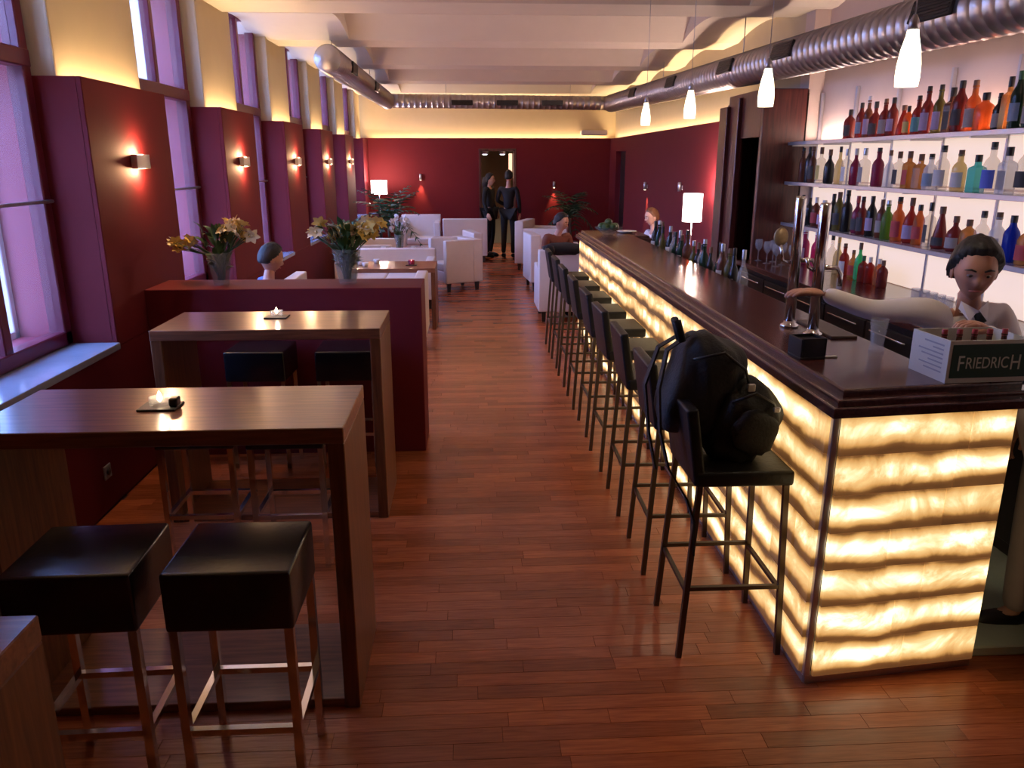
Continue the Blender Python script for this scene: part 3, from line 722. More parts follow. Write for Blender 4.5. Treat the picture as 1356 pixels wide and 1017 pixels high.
tag(MB().lathe([(0.030, 0), (0.032, 0.004), (0.026, 0.03), (0.036, 0.135), (0.033, 0.135), (0.023, 0.03), (0.0001, 0.02)], 16, cap=False).build('drinking_glass', CLEARG, None, (1.665, 3.05, ZT)), 'clear tapered glass standing on the bar beside the lettered carton', 'glass')

# beer taps: two tall chrome columns with a medallion handle
for i, (x, y, h, lb) in enumerate([(1.50, 3.55, 0.60, 'tall chrome beer tap column with a round medallion handle on the bar'), (1.53, 3.36, 0.58, 'plain tall chrome beer tap column nearest the black napkin box')]):
    t = thing('beer_tap', lb, 'beer tap', (x, y, ZT), 0, None)
    MB().lathe([(0.042, 0), (0.042, 0.012), (0.028, 0.02), (0.026, 0.03)], 18).build('base', CHROME, t)
    MB().lathe([(0.024, 0.02), (0.024, h - 0.01), (0.021, h), (0.001, h + 0.001)], 18).build('column', CHROME, t)
    s = MB().tube([(0.02, 0, h * 0.52), (0.08, 0, h * 0.52), (0.10, 0, h * 0.47), (0.10, 0, h * 0.38)], 0.010, 8).build('spout', CHROME, t)
    if i == 0:
        hd = MB().tube([(-0.022, 0, h * 0.50), (-0.06, 0, h * 0.52), (-0.075, 0, h * 0.64)], 0.008, 8).build('lever', CHROME, t)
        MB().lathe([(0.001, -0.006), (0.03, -0.006), (0.034, 0), (0.03, 0.006), (0.001, 0.006)], 20, (0, 0, 0), M=Matrix.Translation((-0.078, 0, h * 0.70)) @ Matrix.Rotation(R(90), 4, 'X') @ Matrix.Scale(1.25, 4, (0, 1, 0))).build('medallion', pbr('old_brass', (0.42, 0.30, 0.17), 0.45, 0.4, noise=0.3, nscale=60), hd)
    else:
        MB().tube([(-0.022, 0, h * 0.50), (-0.05, 0, h * 0.53), (-0.06, 0, h * 0.60)], 0.009, 8).build('lever', CHROME, t)
dr = tag(MB().box((1.58, 3.28, ZT - 0.001), (1.70, 3.66, ZT + 0.012), 0.003, 1).build('drip_tray', DSTEEL), 'dark steel drip tray under the beer tap spouts', 'drip tray')
nb = thing('napkin_box', 'black square holder standing on the bar in front of the taps', 'holder', (1.335, 2.965, ZT), R(8))
MB().box((-0.055, -0.05, 0), (0.055, 0.05, 0.012), 0.003, 1).box((-0.055, -0.05, 0.012), (-0.047, 0.05, 0.085), 0.003, 1).box((0.047, -0.05, 0.012), (0.055, 0.05, 0.085), 0.003, 1).box((-0.047, -0.05, 0.012), (0.047, -0.043, 0.085)).box((-0.047, 0.043, 0.012), (0.047, 0.05, 0.085)).build('tray', BLACK, nb)
MB().box((-0.046, -0.042, 0.012), (0.046, 0.042, 0.074), 0.002, 1).build('napkins', BLACKC, nb)
tag(MB().box((1.405, 2.945, ZT), (1.455, 2.965, ZT + 0.006), 0.002, 1).build('lighter', PLATE), 'tiny white lighter lying beside the black holder', 'lighter')
bw = thing('fruit_bowl', 'glass bowl of green fruit at the far end of the bar', 'bowl', (1.47, 8.35, ZT))
MB().lathe([(0.05, 0), (0.055, 0.008), (0.12, 0.06), (0.15, 0.085), (0.143, 0.085), (0.11, 0.058), (0.02, 0.02)], 20).build('dish', VASEG, bw)
for i in range(7):
    a = i * 2 * PI / 6
    tag(MB().ball((0, 0, 0), 0.042, (1, 1, 0.92), 12, 8).build('lime', LEAF, None, (1.47 + (0.07 * math.cos(a) if i < 6 else 0), 8.35 + (0.07 * math.sin(a) if i < 6 else 0), ZT + (0.092 if i < 6 else 0.135))), 'dark green lime heaped in the glass bowl on the bar', 'fruit', 'limes in the glass bowl')
tag(MB().lathe([(0.04, 0), (0.07, 0.006), (0.11, 0.02), (0.105, 0.022), (0.03, 0.008)], 22).build('plate', PLATE, None, (1.72, 8.62, ZT)), 'white china plate on the far corner of the bar', 'plate')

# the beer carton
bx = thing('beer_carton', 'white cardboard carton with a dark green lettered panel on the bar end', 'box', (1.66, 2.56, ZT), R(3))
W_, D_, H_ = 0.31, 0.215, 0.152
m_ = MB().box((0, 0, 0), (W_, D_, 0.005)).box((0, 0, 0.005), (W_, 0.005, H_)).box((0, D_ - 0.005, 0.005), (W_, D_, H_)).box((0, 0.005, 0.005), (0.005, D_ - 0.005, H_)).box((W_ - 0.005, 0.005, 0.005), (W_, D_ - 0.005, H_))
m_.build('carton_body', CARD, bx)
MB().box((0, 0, 0), (0.005, D_, 0.05)).build('flap', CARD, bx, (0.006, 0, H_ - 0.004), (0, R(140), 0))
MB().box((0.012, -0.0015, 0.018), (W_ - 0.008, 0.0, H_ - 0.014)).build('print_panel', GREENP, bx)
def text_mesh(s, size):
    cu = bpy.data.curves.new('lettering', 'FONT'); cu.body = s; cu.size = size; cu.extrude = 0.0006
    o = bpy.data.objects.new('lettering', cu); COL.objects.link(o)
    dg = bpy.context.evaluated_depsgraph_get(); dg.update()
    me = bpy.data.meshes.new_from_object(o.evaluated_get(dg)); me.materials.clear(); me.materials.append(INK)
    bpy.data.objects.remove(o)
    return me
x_ = 0.034
for s, sz in (('F', 0.078), ('RIEDRIC', 0.058), ('H', 0.078)):
    me = text_mesh(s, sz)
    wd = max(v.co.x for v in me.vertices)
    kx = 0.77
    me.transform(Matrix.Scale(kx, 4, (1, 0, 0)))
    place('lettering', me, bx, (x_, -0.002, 0.052 if sz < 0.07 else 0.045), (R(90), 0, 0))
    x_ += wd * kx + 0.005
m_ = MB()
for k in range(7):
    m_.box((-0.0012, 0.03, 0.03 + k * 0.016), (0.0, 0.03 + (0.10, 0.13, 0.08, 0.12, 0.14, 0.06, 0.11)[k], 0.036 + k * 0.016))
l_ = m_.build('printed_lines', GREYINK, bx); l_['kind'] = 'stuff'
for i in range(5):
    b_ = thing('beer_bottle', 'red capped beer bottle standing inside the open carton, %s along the row' % ORD[i + 1], 'bottle', (1.70 + i * 0.056, 2.665, ZT + 0.006), 0, 'bottles inside the carton')
    for nm, me_, mt in (('glass_body', SH_ME['slim'][0], GL['brown']), ('cap', SH_ME['slim'][1], CAPM['red'])):
        o = place(nm, me_, b_, mat=mt); o.scale = (0.024, 0.024, 0.165)

# ================================================================== BAR STOOLS
def bar_stool(label, loc):
    t = thing('bar_stool', label, 'bar stool', loc, 0, 'black bar stools along the glowing bar')
    # seat x 0..0.38 (towards the bar +X), y -0.19..0.19
    MB().box((0.01, -0.19, 0.725), (0.385, 0.19, 0.785), 0.014, 3, smooth=True).build('seat', BLACKL, t)
    Mt = Matrix.Translation((0.03, 0, 0.74)) @ Matrix.Rotation(R(-9), 4, 'Y')
    MB().box((-0.025, -0.185, -0.01), (0.02, 0.185, 0.295), 0.012, 3, M=Mt, smooth=True).build('backrest', BLACKL, t)
    for sy in (-1, 1):
        MB().tube([(0.03, sy * 0.172, 0.735), (-0.015, sy * 0.19, 0.0)], 0.0105, square=True).build('leg', DSTEEL, t)
        MB().tube([(0.36, sy * 0.172, 0.735), (0.385, sy * 0.19, 0.0)], 0.0105, square=True).build('leg', DSTEEL, t)
        MB().tube([(0.005, sy * 0.183, 0.30), (0.373, sy * 0.183, 0.30)], 0.008, square=True).build('stretcher', DSTEEL, t)
    MB().tube([(0.004, -0.18, 0.285), (0.004, 0.18, 0.285)], 0.008, square=True).build('stretcher', DSTEEL, t)
    MB().tube([(0.374, -0.18, 0.285), (0.374, 0.18, 0.285)], 0.008, square=True).build('stretcher', DSTEEL, t)
    return t
st0 = bar_stool('nearest black leather bar stool, the one that carries the backpack', (0.822, 2.855, 0))
for k in range(1, 9):
    copy_tree(st0, label='black leather bar stool, %s behind the stool with the backpack' % (ORD[k] if k < 8 else 'last'), loc=(0.826 + random.uniform(-.008, .004), 2.855 + 0.648 * k, 0), rz=random.uniform(-.02, .02))

# backpack on the first stool
bp = thing('backpack', 'black backpack slumped on the nearest bar stool with straps hanging', 'backpack', (1.0, 2.90, 0.787), 0)
def lump(c, s, seed, n=3, amp=0.06):
    b = bmesh.new(); bmesh.ops.create_icosphere(b, subdivisions=n, radius=1)
    rg = random.Random(seed); ph = [rg.uniform(0, 6) for _ in range(6)]
    for v in b.verts:
        q = v.co.copy(); k = 1 + amp * (math.sin(5 * q.x + ph[0]) * math.sin(4 * q.y + ph[1]) + math.sin(6 * q.z + ph[2]) * 0.6 + 0.5 * math.sin(11 * q.x + 9 * q.z + ph[3]))
        e = 0.7
        q = Vector([math.copysign(abs(u) ** e, u) for u in q])
        v.co = Vector((q.x * s[0] * k + c[0], q.y * s[1] * k + c[1], q.z * s[2] * k + c[2]))
    me = bpy.data.meshes.new('l'); b.to_mesh(me); b.free()
    for p in me.polygons: p.use_smooth = True
    return me
Mr = Matrix.Translation((0, 0, 0))
MB().add_mesh(lump((0, 0, 0), (0.135, 0.16, 0.215), 1, 4, 0.05), M=Matrix.Translation((-0.10, 0.04, 0.262)) @ Matrix.Rotation(R(18), 4, 'Y')).build('main_compartment', DARKFAB, bp)
MB().add_mesh(lump((0, 0, 0), (0.13, 0.145, 0.165), 2, 4, 0.06), M=Matrix.Translation((0.045, -0.03, 0.145)) @ Matrix.Rotation(R(24), 4, 'Y')).build('front_pocket', DARKFAB, bp)
MB().add_mesh(lump((0, 0, 0), (0.085, 0.035, 0.085), 4, 3), M=Matrix.Translation((0.06, -0.165, 0.13)) @ Matrix.Rotation(R(24), 4, 'Y')).build('side_pocket', DARKFAB, bp)
MB().tube([(-0.17, -0.10, 0.40), (-0.06, -0.125, 0.43), (0.03, -0.11, 0.36), (0.06, -0.09, 0.28)], 0.006, 6).build('zip', BLACK, bp)
MB().tube([(-0.03, -0.165, 0.25), (0.05, -0.185, 0.29), (0.13, -0.155, 0.24), (0.165, -0.12, 0.17)], 0.006, 6).build('zip', BLACK, bp)
MB().box((0.035, -0.135, 0.28), (0.065, -0.12, 0.31), 0.003, 1).build('buckle', ALU, bp)
MB().box((0.12, -0.19, 0.215), (0.145, -0.178, 0.235), 0.003, 1).build('buckle', ALU, bp)
def strap(pts, wd=0.02, th=0.004):
    m_ = MB(); vs = []
    fs = []
    for p in pts:
        x, y, z = p
        vs += [(x - th, y - wd, z), (x + th, y - wd, z), (x + th, y + wd, z), (x - th, y + wd, z)]
    for i in range(len(pts) - 1):
        a = 4 * i
        for j in range(4): fs.append((a + j, a + (j + 1) % 4, a + 4 + (j + 1) % 4, a + 4 + j))
    k = 4 * (len(pts) - 1); fs += [(3, 2, 1, 0), (k, k + 1, k + 2, k + 3)]
    return m_.quads(vs, fs)
strap([(-0.16, 0.02, 0.47), (-0.25, -0.02, 0.42), (-0.285, -0.06, 0.28), (-0.28, -0.09, 0.12), (-0.25, -0.13, -0.02), (-0.19, -0.19, -0.12), (-0.165, -0.215, -0.20), (-0.16, -0.22, -0.34)]).build('strap', DARKFAB, bp)
strap([(-0.16, 0.13, 0.45), (-0.25, 0.12, 0.40), (-0.30, 0.11, 0.25), (-0.28, 0.09, 0.05), (-0.25, 0.07, -0.1)]).build('strap', DARKFAB, bp)
MB().tube([(-0.19, -0.01, 0.45), (-0.215, -0.01, 0.53), (-0.215, 0.03, 0.53), (-0.19, 0.03, 0.45)], 0.015, 8).build('carry_handle', DARKFAB, bp)

# ================================================================== HIGH TABLES AND CUBE STOOLS
def high_table(label, x0, x1, y0, y1, h=1.07):
    t = thing('high_table', label, 'table', (x0, y0, 0), 0, 'high bar tables by the windows')
    Lx, Ly, T = x1 - x0, y1 - y0, 0.055
    MB().box((0, 0, h - T), (Lx, Ly, h), 0.003, 1).build('tabletop', TABLEW, t)
    MB().box((0, 0.002, 0.0), (T, Ly - 0.002, h - T), 0.003, 1).build('side_panel', WOODV, t)
    MB().box((Lx - T, 0.002, 0.0), (Lx, Ly - 0.002, h - T), 0.003, 1).build('side_panel', WOODV, t)
    MB().box((T, 0.01, 0.0), (Lx - T, Ly - 0.01, 0.035), 0.003, 1).build('base_plate', TABLEW, t)
    return t
WOODV = wood('walnut_panel', (0.10, 0.033, 0.013), (0.23, 0.085, 0.034), 0.32, 4.0, (14, 14, 1))
high_table('high walnut bar table nearest the camera, only its corner showing', -2.0, -0.83, 0.82, 1.36)
high_table('high walnut bar table in the middle of the row, tall frame with tea light', -1.63, -0.418, 2.425, 2.935)
high_table('high walnut bar table in front of the wine-red partition', -1.64, -0.47, 4.0, 4.52)
def cube_stool(label, loc, rz=0):
    t = thing('cube_stool', label, 'stool', loc, rz, 'black cube stools at the high tables')
    a = 0.18
    MB().box((-a, -0.165, 0.615), (a, 0.165, 0.80), 0.012, 3, smooth=True).build('seat', BLACKS, t)
    b_ = a - 0.018; c = 0.147
    for sx in (-1, 1):
        for sy in (-1, 1):
            MB().tube([(sx * b_, sy * c, 0.62), (sx * b_, sy * c, 0.0)], 0.0125, square=True).build('leg', CHROME, t)
    for sy in (-1, 1): MB().tube([(-b_, sy * c, 0.27), (b_, sy * c, 0.27)], 0.0105, square=True).build('footrest', CHROME, t)
    for sx in (-1, 1): MB().tube([(sx * b_, -c, 0.27), (sx * b_, c, 0.27)], 0.0105, square=True).build('footrest', CHROME, t)
    return t
s0 = cube_stool('black cube stool with chrome legs at the middle table, nearer the aisle', (-0.695, 2.15, 0))
copy_tree(s0, 'black cube stool with chrome legs at the middle table, nearer the window', loc=(-1.14, 2.155, 0), rz=R(1.5))
copy_tree(s0, 'black cube stool hidden behind the middle tabletop, chrome legs showing, aisle side', loc=(-0.87, 3.62, 0))
copy_tree(s0, 'black cube stool hidden behind the middle tabletop, chrome legs showing, window side', loc=(-1.29, 3.64, 0))
copy_tree(s0, 'black cube stool under the far high table beside the partition, window side', loc=(-1.30, 4.80, 0), rz=R(-2))
copy_tree(s0, 'black cube stool under the far high table beside the partition, aisle side', loc=(-0.765, 4.79, 0), rz=R(1))

# tea lights with a small dark dish
def tea_light(label, loc, s=1.0):
    t = thing('tea_light', label, 'candle', loc, 0)
    MB().box((-0.065 * s, -0.05 * s, 0), (0.065 * s, 0.05 * s, 0.008 * s), 0.002, 1).build('saucer', BLACK, t)
    MB().lathe([(0.026 * s, 0.008 * s), (0.034 * s, 0.010 * s), (0.037 * s, 0.040 * s), (0.033 * s, 0.040 * s), (0.028 * s, 0.022 * s), (0.0001, 0.020 * s)], 16, cap=False).build('cup', CLEARG, t)
    MB().lathe([(0.001, 0.022 * s), (0.009 * s, 0.032 * s), (0.007 * s, 0.045 * s), (0.001, 0.060 * s)], 10).build('flame', FLAME, t)
    light('tea_light_lamp', 'POINT', (0, 0, 0.07 * s), 0.35, (1, 0.72, 0.45), parent=t, shadow_soft_size=0.01)
    return t
t_ = tea_light('burning tea light on a black saucer on the middle high table', (-1.09, 2.68, 1.07))
MB().box((-0.015, -0.02, 0), (0.015, 0.02, 0.03), 0.004, 1).build('snuffer', BLACK, t_, (0.05, 0.0, 0.008))
tea_light('burning tea light on a dark saucer on the far high table', (-1.07, 4.33, 1.07), 0.95)

# ================================================================== PARTITION AND FLOWERS
pr = tag(MB().box((-2.06, 5.04, 0), (-0.315, 5.46, 1.12), 0.004, 1).build('partition', WINE), 'low wine-red partition wall carrying two vases of flowers', 'partition')
def petal(l, wd, curl):
    vs, fs = [], []
    n = 4
    for i in range(n + 1):
        t = i / n; r = l * t; z = curl * t * t * l + 0.55 * l * t
        h = wd * math.sin(PI * min(0.97, t * 0.9 + 0.08))
        vs += [(r, -h, z + 0.15 * h), (r, 0, z), (r, h, z + 0.15 * h)]
    for i in range(n):
        a = 3 * i; fs += [(a, a + 1, a + 4, a + 3), (a + 1, a + 2, a + 5, a + 4)]
    return vs, fs
def flower_mesh(mat, l=0.05, wd=0.016, curl=-0.3, n=6):
    m_ = MB(); vs, fs = petal(l, wd, curl)
    for k in range(n):
        M_ = Matrix.Rotation(2 * PI * k / n, 4, 'Z')
        m_.quads([M_ @ Vector(v) for v in vs], fs, True)
    m_.ball((0, 0, 0.01), 0.009, (1, 1, 1.5), 8, 6)
    return m_.mesh('flower', mat)
def leaf_mesh(l=0.12, wd=0.022):
    vs, fs = [], []
    n = 5
    for i in range(n + 1):
        t = i / n; h = wd * math.sin(PI * (0.04 + 0.95 * t)); z = 0.25 * l * math.sin(PI * t * 0.8)
        vs += [(l * t, -h, z + 0.3 * h), (l * t, 0, z), (l * t, h, z + 0.3 * h)]
    for i in range(n):
        a = 3 * i; fs += [(a, a + 1, a + 4, a + 3), (a + 1, a + 2, a + 5, a + 4)]
    return MB().quads(vs, fs, True).mesh('leaf', LEAF)
FY, FC, FW = flower_mesh(PETY), flower_mesh(PETC), flower_mesh(PETW, 0.04, 0.018, -0.2, 8)
LF = leaf_mesh()
def bouquet(label, loc, sprays, seed, vr=(0.055, 0.085, 0.21), nleaf=34, sets=(FY, FC)):
    rg = random.Random(seed)
    t = thing('flower_vase', label, 'flowers', loc)
    r0, r1, h = vr
    MB().lathe([(r0 * 0.96, 0), (r0, 0.01), (r1, h), (r1 - 0.005, h), (r0 - 0.004, 0.02), (0.001, 0.018)], 20, cap=False).build('vase', VASEG, t)
    for (tx, ty, tz, spread, n) in sprays:
        for k in range(n):
            d = Vector((tx + rg.gauss(0, spread), ty + rg.gauss(0, spread), tz + rg.gauss(0, spread * 0.7)))
            b_ = Vector((rg.uniform(-.02, .02), rg.uniform(-.02, .02), 0.03))
            mid = Vector((d.x * 0.22 + b_.x, d.y * 0.22 + b_.y, h * 0.9))
            MB().tube([b_, mid, d], 0.0028, 5).build('stem', LEAF, t)
            o = place('flower', sets[k % len(sets)], t, d, (rg.uniform(-1.1, 1.1) , rg.uniform(-1.1, 1.1), rg.uniform(0, 6)))
            s = rg.uniform(0.75, 1.15); o.scale = (s, s, s)
    for k in range(nleaf):
        a = rg.uniform(0, 2 * PI); rad = rg.uniform(0.0, r1 * 1.4); z = rg.uniform(h * 0.35, h + 0.12)
        o = place('leaf', LF, t, (rad * math.cos(a) * (0.5 if z < h else 1), rad * math.sin(a) * (0.5 if z < h else 1), z), (rg.uniform(-.5, .5), rg.uniform(-1.3, -0.1), a + rg.uniform(-.6, .6)))
        s = rg.uniform(0.5, 1.0); o.scale = (s, s, s)
    return t
bouquet('glass vase of yellow lilies at the window end of the wine-red partition', (-1.635, 5.24, 1.12), [(0.10, 0, 0.38, 0.032, 14), (0.17, 0.0, 0.33, 0.03, 14), (0.05, 0.0, 0.34, 0.028, 6), (-0.25, 0, 0.25, 0.024, 9), (-0.18, 0, 0.28, 0.02, 5)], 2, (0.05, 0.082, 0.21), 60)
bouquet('fuller glass vase of yellow flowers at the aisle end of the wine-red partition', (-0.81, 5.24, 1.12), [(0.02, 0, 0.33, 0.04, 14), (0.12, 0.02, 0.36, 0.04, 15), (0.17, 0.0, 0.36, 0.035, 9), (-0.20, 0, 0.33, 0.024, 8), (-0.05, 0.03, 0.30, 0.03, 6)], 5, (0.058, 0.095, 0.23), 110)

# ================================================================== WALL LIGHTS AND PENDANTS
RED = (1.0, 0.56, 0.28)
for i, y_ in enumerate([5.17, 7.53, 9.87, 12.13, 14.37]):
    t = thing('wall_sconce', 'small square metal up and down wall light on the wine-red pillar, %s from the camera' % ORD[i + 1], 'wall light', (XL, y_, 1.90), 0, 'wall lights on the window pillars')
    MB().box((0.0, -0.035, -0.03), (0.012, 0.035, 0.03), 0.002, 1).build('wall_plate', ALU, t)
    MB().box((0.010, -0.10, -0.042), (0.013, 0.10, 0.042)).box((0.043, -0.10, -0.042), (0.047, 0.10, 0.042), 0.001, 1).box((0.013, -0.10, -0.042), (0.043, -0.096, 0.042)).box((0.013, 0.096, -0.042), (0.043, 0.10, 0.042)).build('housing', ALU, t)
    MB().ball((0.028, 0, 0), 0.012, (1, 4.0, 2.6), 10, 6).build('bulb', BULB, t)
    for s in (1, -1):
        light('sconce_lamp', 'POINT', (0.040, 0, s * 0.056), SCONCE * 0.8, RED, parent=t, shadow_soft_size=0.014)

def wall_spot(label, loc, rz, on, e=9.0):
    t = thing('wall_spot', label, 'wall light', loc, rz)
    # built on a wall at local +Y side, front looks to -Y
    MB().box((-0.02, -0.012, -0.03), (0.02, 0.0, 0.03), 0.002, 1).build('wall_plate', ALU, t)
    MB().lathe([(0.012, -0.05), (0.024, -0.05), (0.024, 0.07), (0.012, 0.075)], 14, (0, -0.045, 0)).build('tube', ALU, t)
    if on:
        MB().lathe([(0.001, -0.055), (0.016, -0.055), (0.016, -0.05), (0.001, -0.05)], 12, (0, -0.045, 0)).build('bulb', BULB, t)
        light('wall_spot_lamp', 'SPOT', (0, -0.05, -0.06), e, (1.0, 0.5, 0.25), parent=t, spot_size=R(52), spot_blend=0.8, shadow_soft_size=0.015)
wall_spot('slim wall light shining down on the far red wall above the white tub chair', (-1.0, YF, 1.58), 0, True, 60)
wall_spot('slim wall light shining down on the far wall behind the dark palm', (1.80, YF, 1.42), 0, True, 45)
wall_spot('slim wall light shining down on the side wall between door and lamp', (XR, 13.3, 1.50), R(-90), True, 45)
wall_spot('unlit slim wall light beside the white glowing floor lamp', (XR, 11.1, 1.55), R(-90), False)
t = thing('wall_sconce', 'up and down wall light on the side wall next to the wooden portal', 'wall light', (XR, 9.35, 1.36), R(180))
MB().box((0.0, -0.03, -0.03), (0.012, 0.03, 0.03), 0.002, 1).build('wall_plate', ALU, t)
MB().lathe([(0.02, -0.05), (0.028, -0.05), (0.028, 0.05), (0.02, 0.05)], 16, (0.042, 0, 0), cap=False).build('housing', ALU, t)
for z_ in (-0.06, 0.06): light('sconce_lamp', 'POINT', (0.042, 0, z_), 26, (1.0, 0.72, 0.62), parent=t, shadow_soft_size=0.014)

for i, (y_, zb) in enumerate([(2.87, 2.155), (4.24, 2.175), (5.70, 2.19), (7.12, 2.205)]):
    t = thing('pendant_lamp', 'white bottle-shaped glass pendant lamp over the bar, %s from the camera' % ORD[i + 1], 'pendant lamp', (1.55, y_, zb), 0, 'glass pendants over the bar')
    MB().lathe([(0.030, 0.0), (0.038, 0.0), (0.041, 0.03), (0.040, 0.07), (0.033, 0.12), (0.022, 0.165), (0.019, 0.185), (0.014, 0.186)], 20, cap=False).build('shade', PSHADE, t)
    MB().lathe([(0.019, 0.183), (0.016, 0.215), (0.006, 0.235)], 14).build('socket', ALU, t)
    zc = ZS + 0.3 - zb
    MB().tube([(0, 0, 0.23), (0, 0, zc + 0.05)], 0.0022, 6).build('cord', ALU, t)
    MB().lathe([(0.05, 0), (0.05, 0.02), (0.02, 0.03)], 16, (0, 0, zc - 0.06)).build('ceiling_rose', ALU, t)
    light('pendant_lamp_bulb', 'SPOT', (0, 0, 0.01), PENDANT * 5, (1.0, 0.78, 0.5), parent=t, spot_size=R(150), spot_blend=0.6, shadow_soft_size=0.035)

# downlights in the corridor behind the doorway
for i, x in enumerate((0.36, 0.74)):
    t = thing('corridor_downlight', 'bright round ceiling spotlight in the far doorway, the one %s' % ('above the two people' if i else 'nearer the windows'), 'ceiling light', (x, YF + 0.62, 2.065), 0)
    MB().lathe([(0.05, -0.012), (0.078, -0.012), (0.078, 0.235), (0.05, 0.235)], 18, cap=False).build('housing', ALU, t)
    MB().lathe([(0.001, -0.03), (0.045, -0.02), (0.060, 0.0), (0.001, 0.02)], 16).build('bulb', SPOTW, t)
    light('corridor_lamp', 'SPOT', (0, 0, -0.05), 60, (0.9, 0.85, 0.9), parent=t, spot_size=R(110), spot_blend=0.7)
tag(MB().box((0.87, YF + 0.50, 1.55), (0.945, YF + 0.55, 2.07), 0.01, 1).build('jamb_glow_strip', emitter('jamb_light_glow', (1.0, 0.62, 0.4), 1.6)), 'pinkish glowing upright strip added for the lit jamb of the far doorway', 'wall light')  # glowing strip added to stand in for the warm light on the jamb

# ================================================================== VENTILATION DUCT
ad = thing('ventilation_duct', 'silver spiral ventilation duct running along three sides below the ceiling', 'duct', (0, 0, 0))
def duct(p, q, r=0.15, pitch=0.105, cap0=False, cap1=False):
    p, q = Vector(p), Vector(q); d = q - p; L_ = d.length; d.normalize()
    n = int(L_ / pitch); pts, rs = [], []
    for i in range(n + 1):
        s = i * L_ / n
        for ds, dr in ((-0.009, 0.0), (-0.004, 0.007), (0.004, 0.007), (0.009, 0.0)):
            u = min(max(s + ds, 0), L_)
            if (i == 0 and ds < 0) or (i == n and ds > 0): continue
            pts.append(p + d * u); rs.append(r + dr)
    MB().tube(pts, rs, 22).build('duct_section', GALV, ad)
    return p, d, L_
def grille(c, axis, normal, r=0.15, ln=0.42, ht=0.13):
    a = Vector(axis).normalized(); n = Vector(normal); n = (n - a * n.dot(a)).normalized(); u = a.cross(n)
    M_ = Matrix((a, u, n)).transposed().to_4x4(); M_.translation = Vector(c) + n * (r - 0.008)
    g = MB().box((-ln / 2, -ht / 2, 0), (ln / 2, ht / 2, 0.026), 0.004, 1, M=M_).build('vent_frame', BLACK, ad)
    m_ = MB()
    for k in range(6): m_.box((-ln / 2 + 0.015, -ht / 2 + 0.014 + k * 0.019, 0.026), (ln / 2 - 0.015, -ht / 2 + 0.020 + k * 0.019, 0.032), M=M_)
    m_.build('slats', DARKC, g)
ZD = 2.97
LX, RX, YD = -1.50, 2.74, 15.7
duct((LX, 9.2, ZD + 0.0), (LX, YD, ZD + 0.03), 0.145)
MB().lathe([(0.001, 0), (0.135, 0), (0.146, 0.012), (0.15, 0.05), (0.146, 0.06)], 24, M=Matrix.Translation((LX, 9.18, ZD + 0.0)) @ Matrix.Rotation(R(-90), 4, 'X')).build('end_cap', GALV, ad)
duct((LX, YD, ZD + 0.03), (RX, YD, ZD), 0.125)
pR0, pR1 = Vector((2.80, 1.5, 2.62)), Vector((RX, YD, ZD))
_, dR, LR = duct(pR1, pR0, 0.155)
MB().ball((LX, YD, ZD + 0.03), 0.15, (1, 1, 1), 18, 12).build('elbow', GALV, ad)
MB().ball((RX, YD, ZD), 0.155, (1, 1, 1), 18, 12).build('elbow', GALV, ad)
for x in (-0.1, 0.75, 1.6): grille((x, YD, ZD + 0.015), (1, 0, 0), (0, -1, -0.15), 0.125, 0.40, 0.09)
for y_ in (4.7, 6.9, 8.4, 10.6, 13.0):
    s = (y_ - pR0.y) / (pR1.y - pR0.y); c = pR0 + (pR1 - pR0) * s
    grille(c, pR1 - pR0, (-1, 0, 0.25), 0.155)
for y_ in (10.2, 12.6): grille((LX, y_, ZD + 0.02), (0, 1, 0), (1, 0, -0.1), 0.145)
for c, rr_ in (((2.775, 5.3), 0.155), ((2.765, 8.3), 0.155), ((2.75, 11.6), 0.155), ((LX, 9.5), 0.145), ((LX, 13), 0.145)):
    MB().tube([(c[0], c[1], 2.8), (c[0], c[1], ZS + 0.12)], 0.005, 6).build('hanger_rod', GALV, ad)
for x in (-0.4, 1.95): MB().tube([(x, YD, 2.9), (x, YD, ZS + 0.3)], 0.005, 6).build('hanger_rod', GALV, ad)

ac = thing('air_conditioner', 'flat white air conditioner unit on the far wall above the red panelling', 'air conditioner', (2.62, YF + 0.03, 2.47))
MB().box((-0.27, -0.16, -0.04), (0.27, 0.10, 0.055), 0.02, 3, smooth=True).build('casing', pbr('ac_plastic', (0.5, 0.46, 0.46), 0.4, noise=0.03), ac)
MB().box((-0.24, -0.165, -0.045), (0.24, -0.02, -0.036)).build('louvre', DARKC, ac)

# wall outlet under the sill
ol = thing('wall_outlet', 'small grey power outlet low on the dark wall under the window', 'outlet', (XL, 4.22, 0.22))
MB().box((0, -0.04, -0.04), (0.010, 0.04, 0.04), 0.003, 1).build('plate', GREYINK, ol)
MB().lathe([(0.018, 0), (0.022, 0.004)], 14, M=Matrix.Translation((0.010, 0, 0)) @ Matrix.Rotation(R(90), 4, 'Y')).build('socket', DARKC, ol)

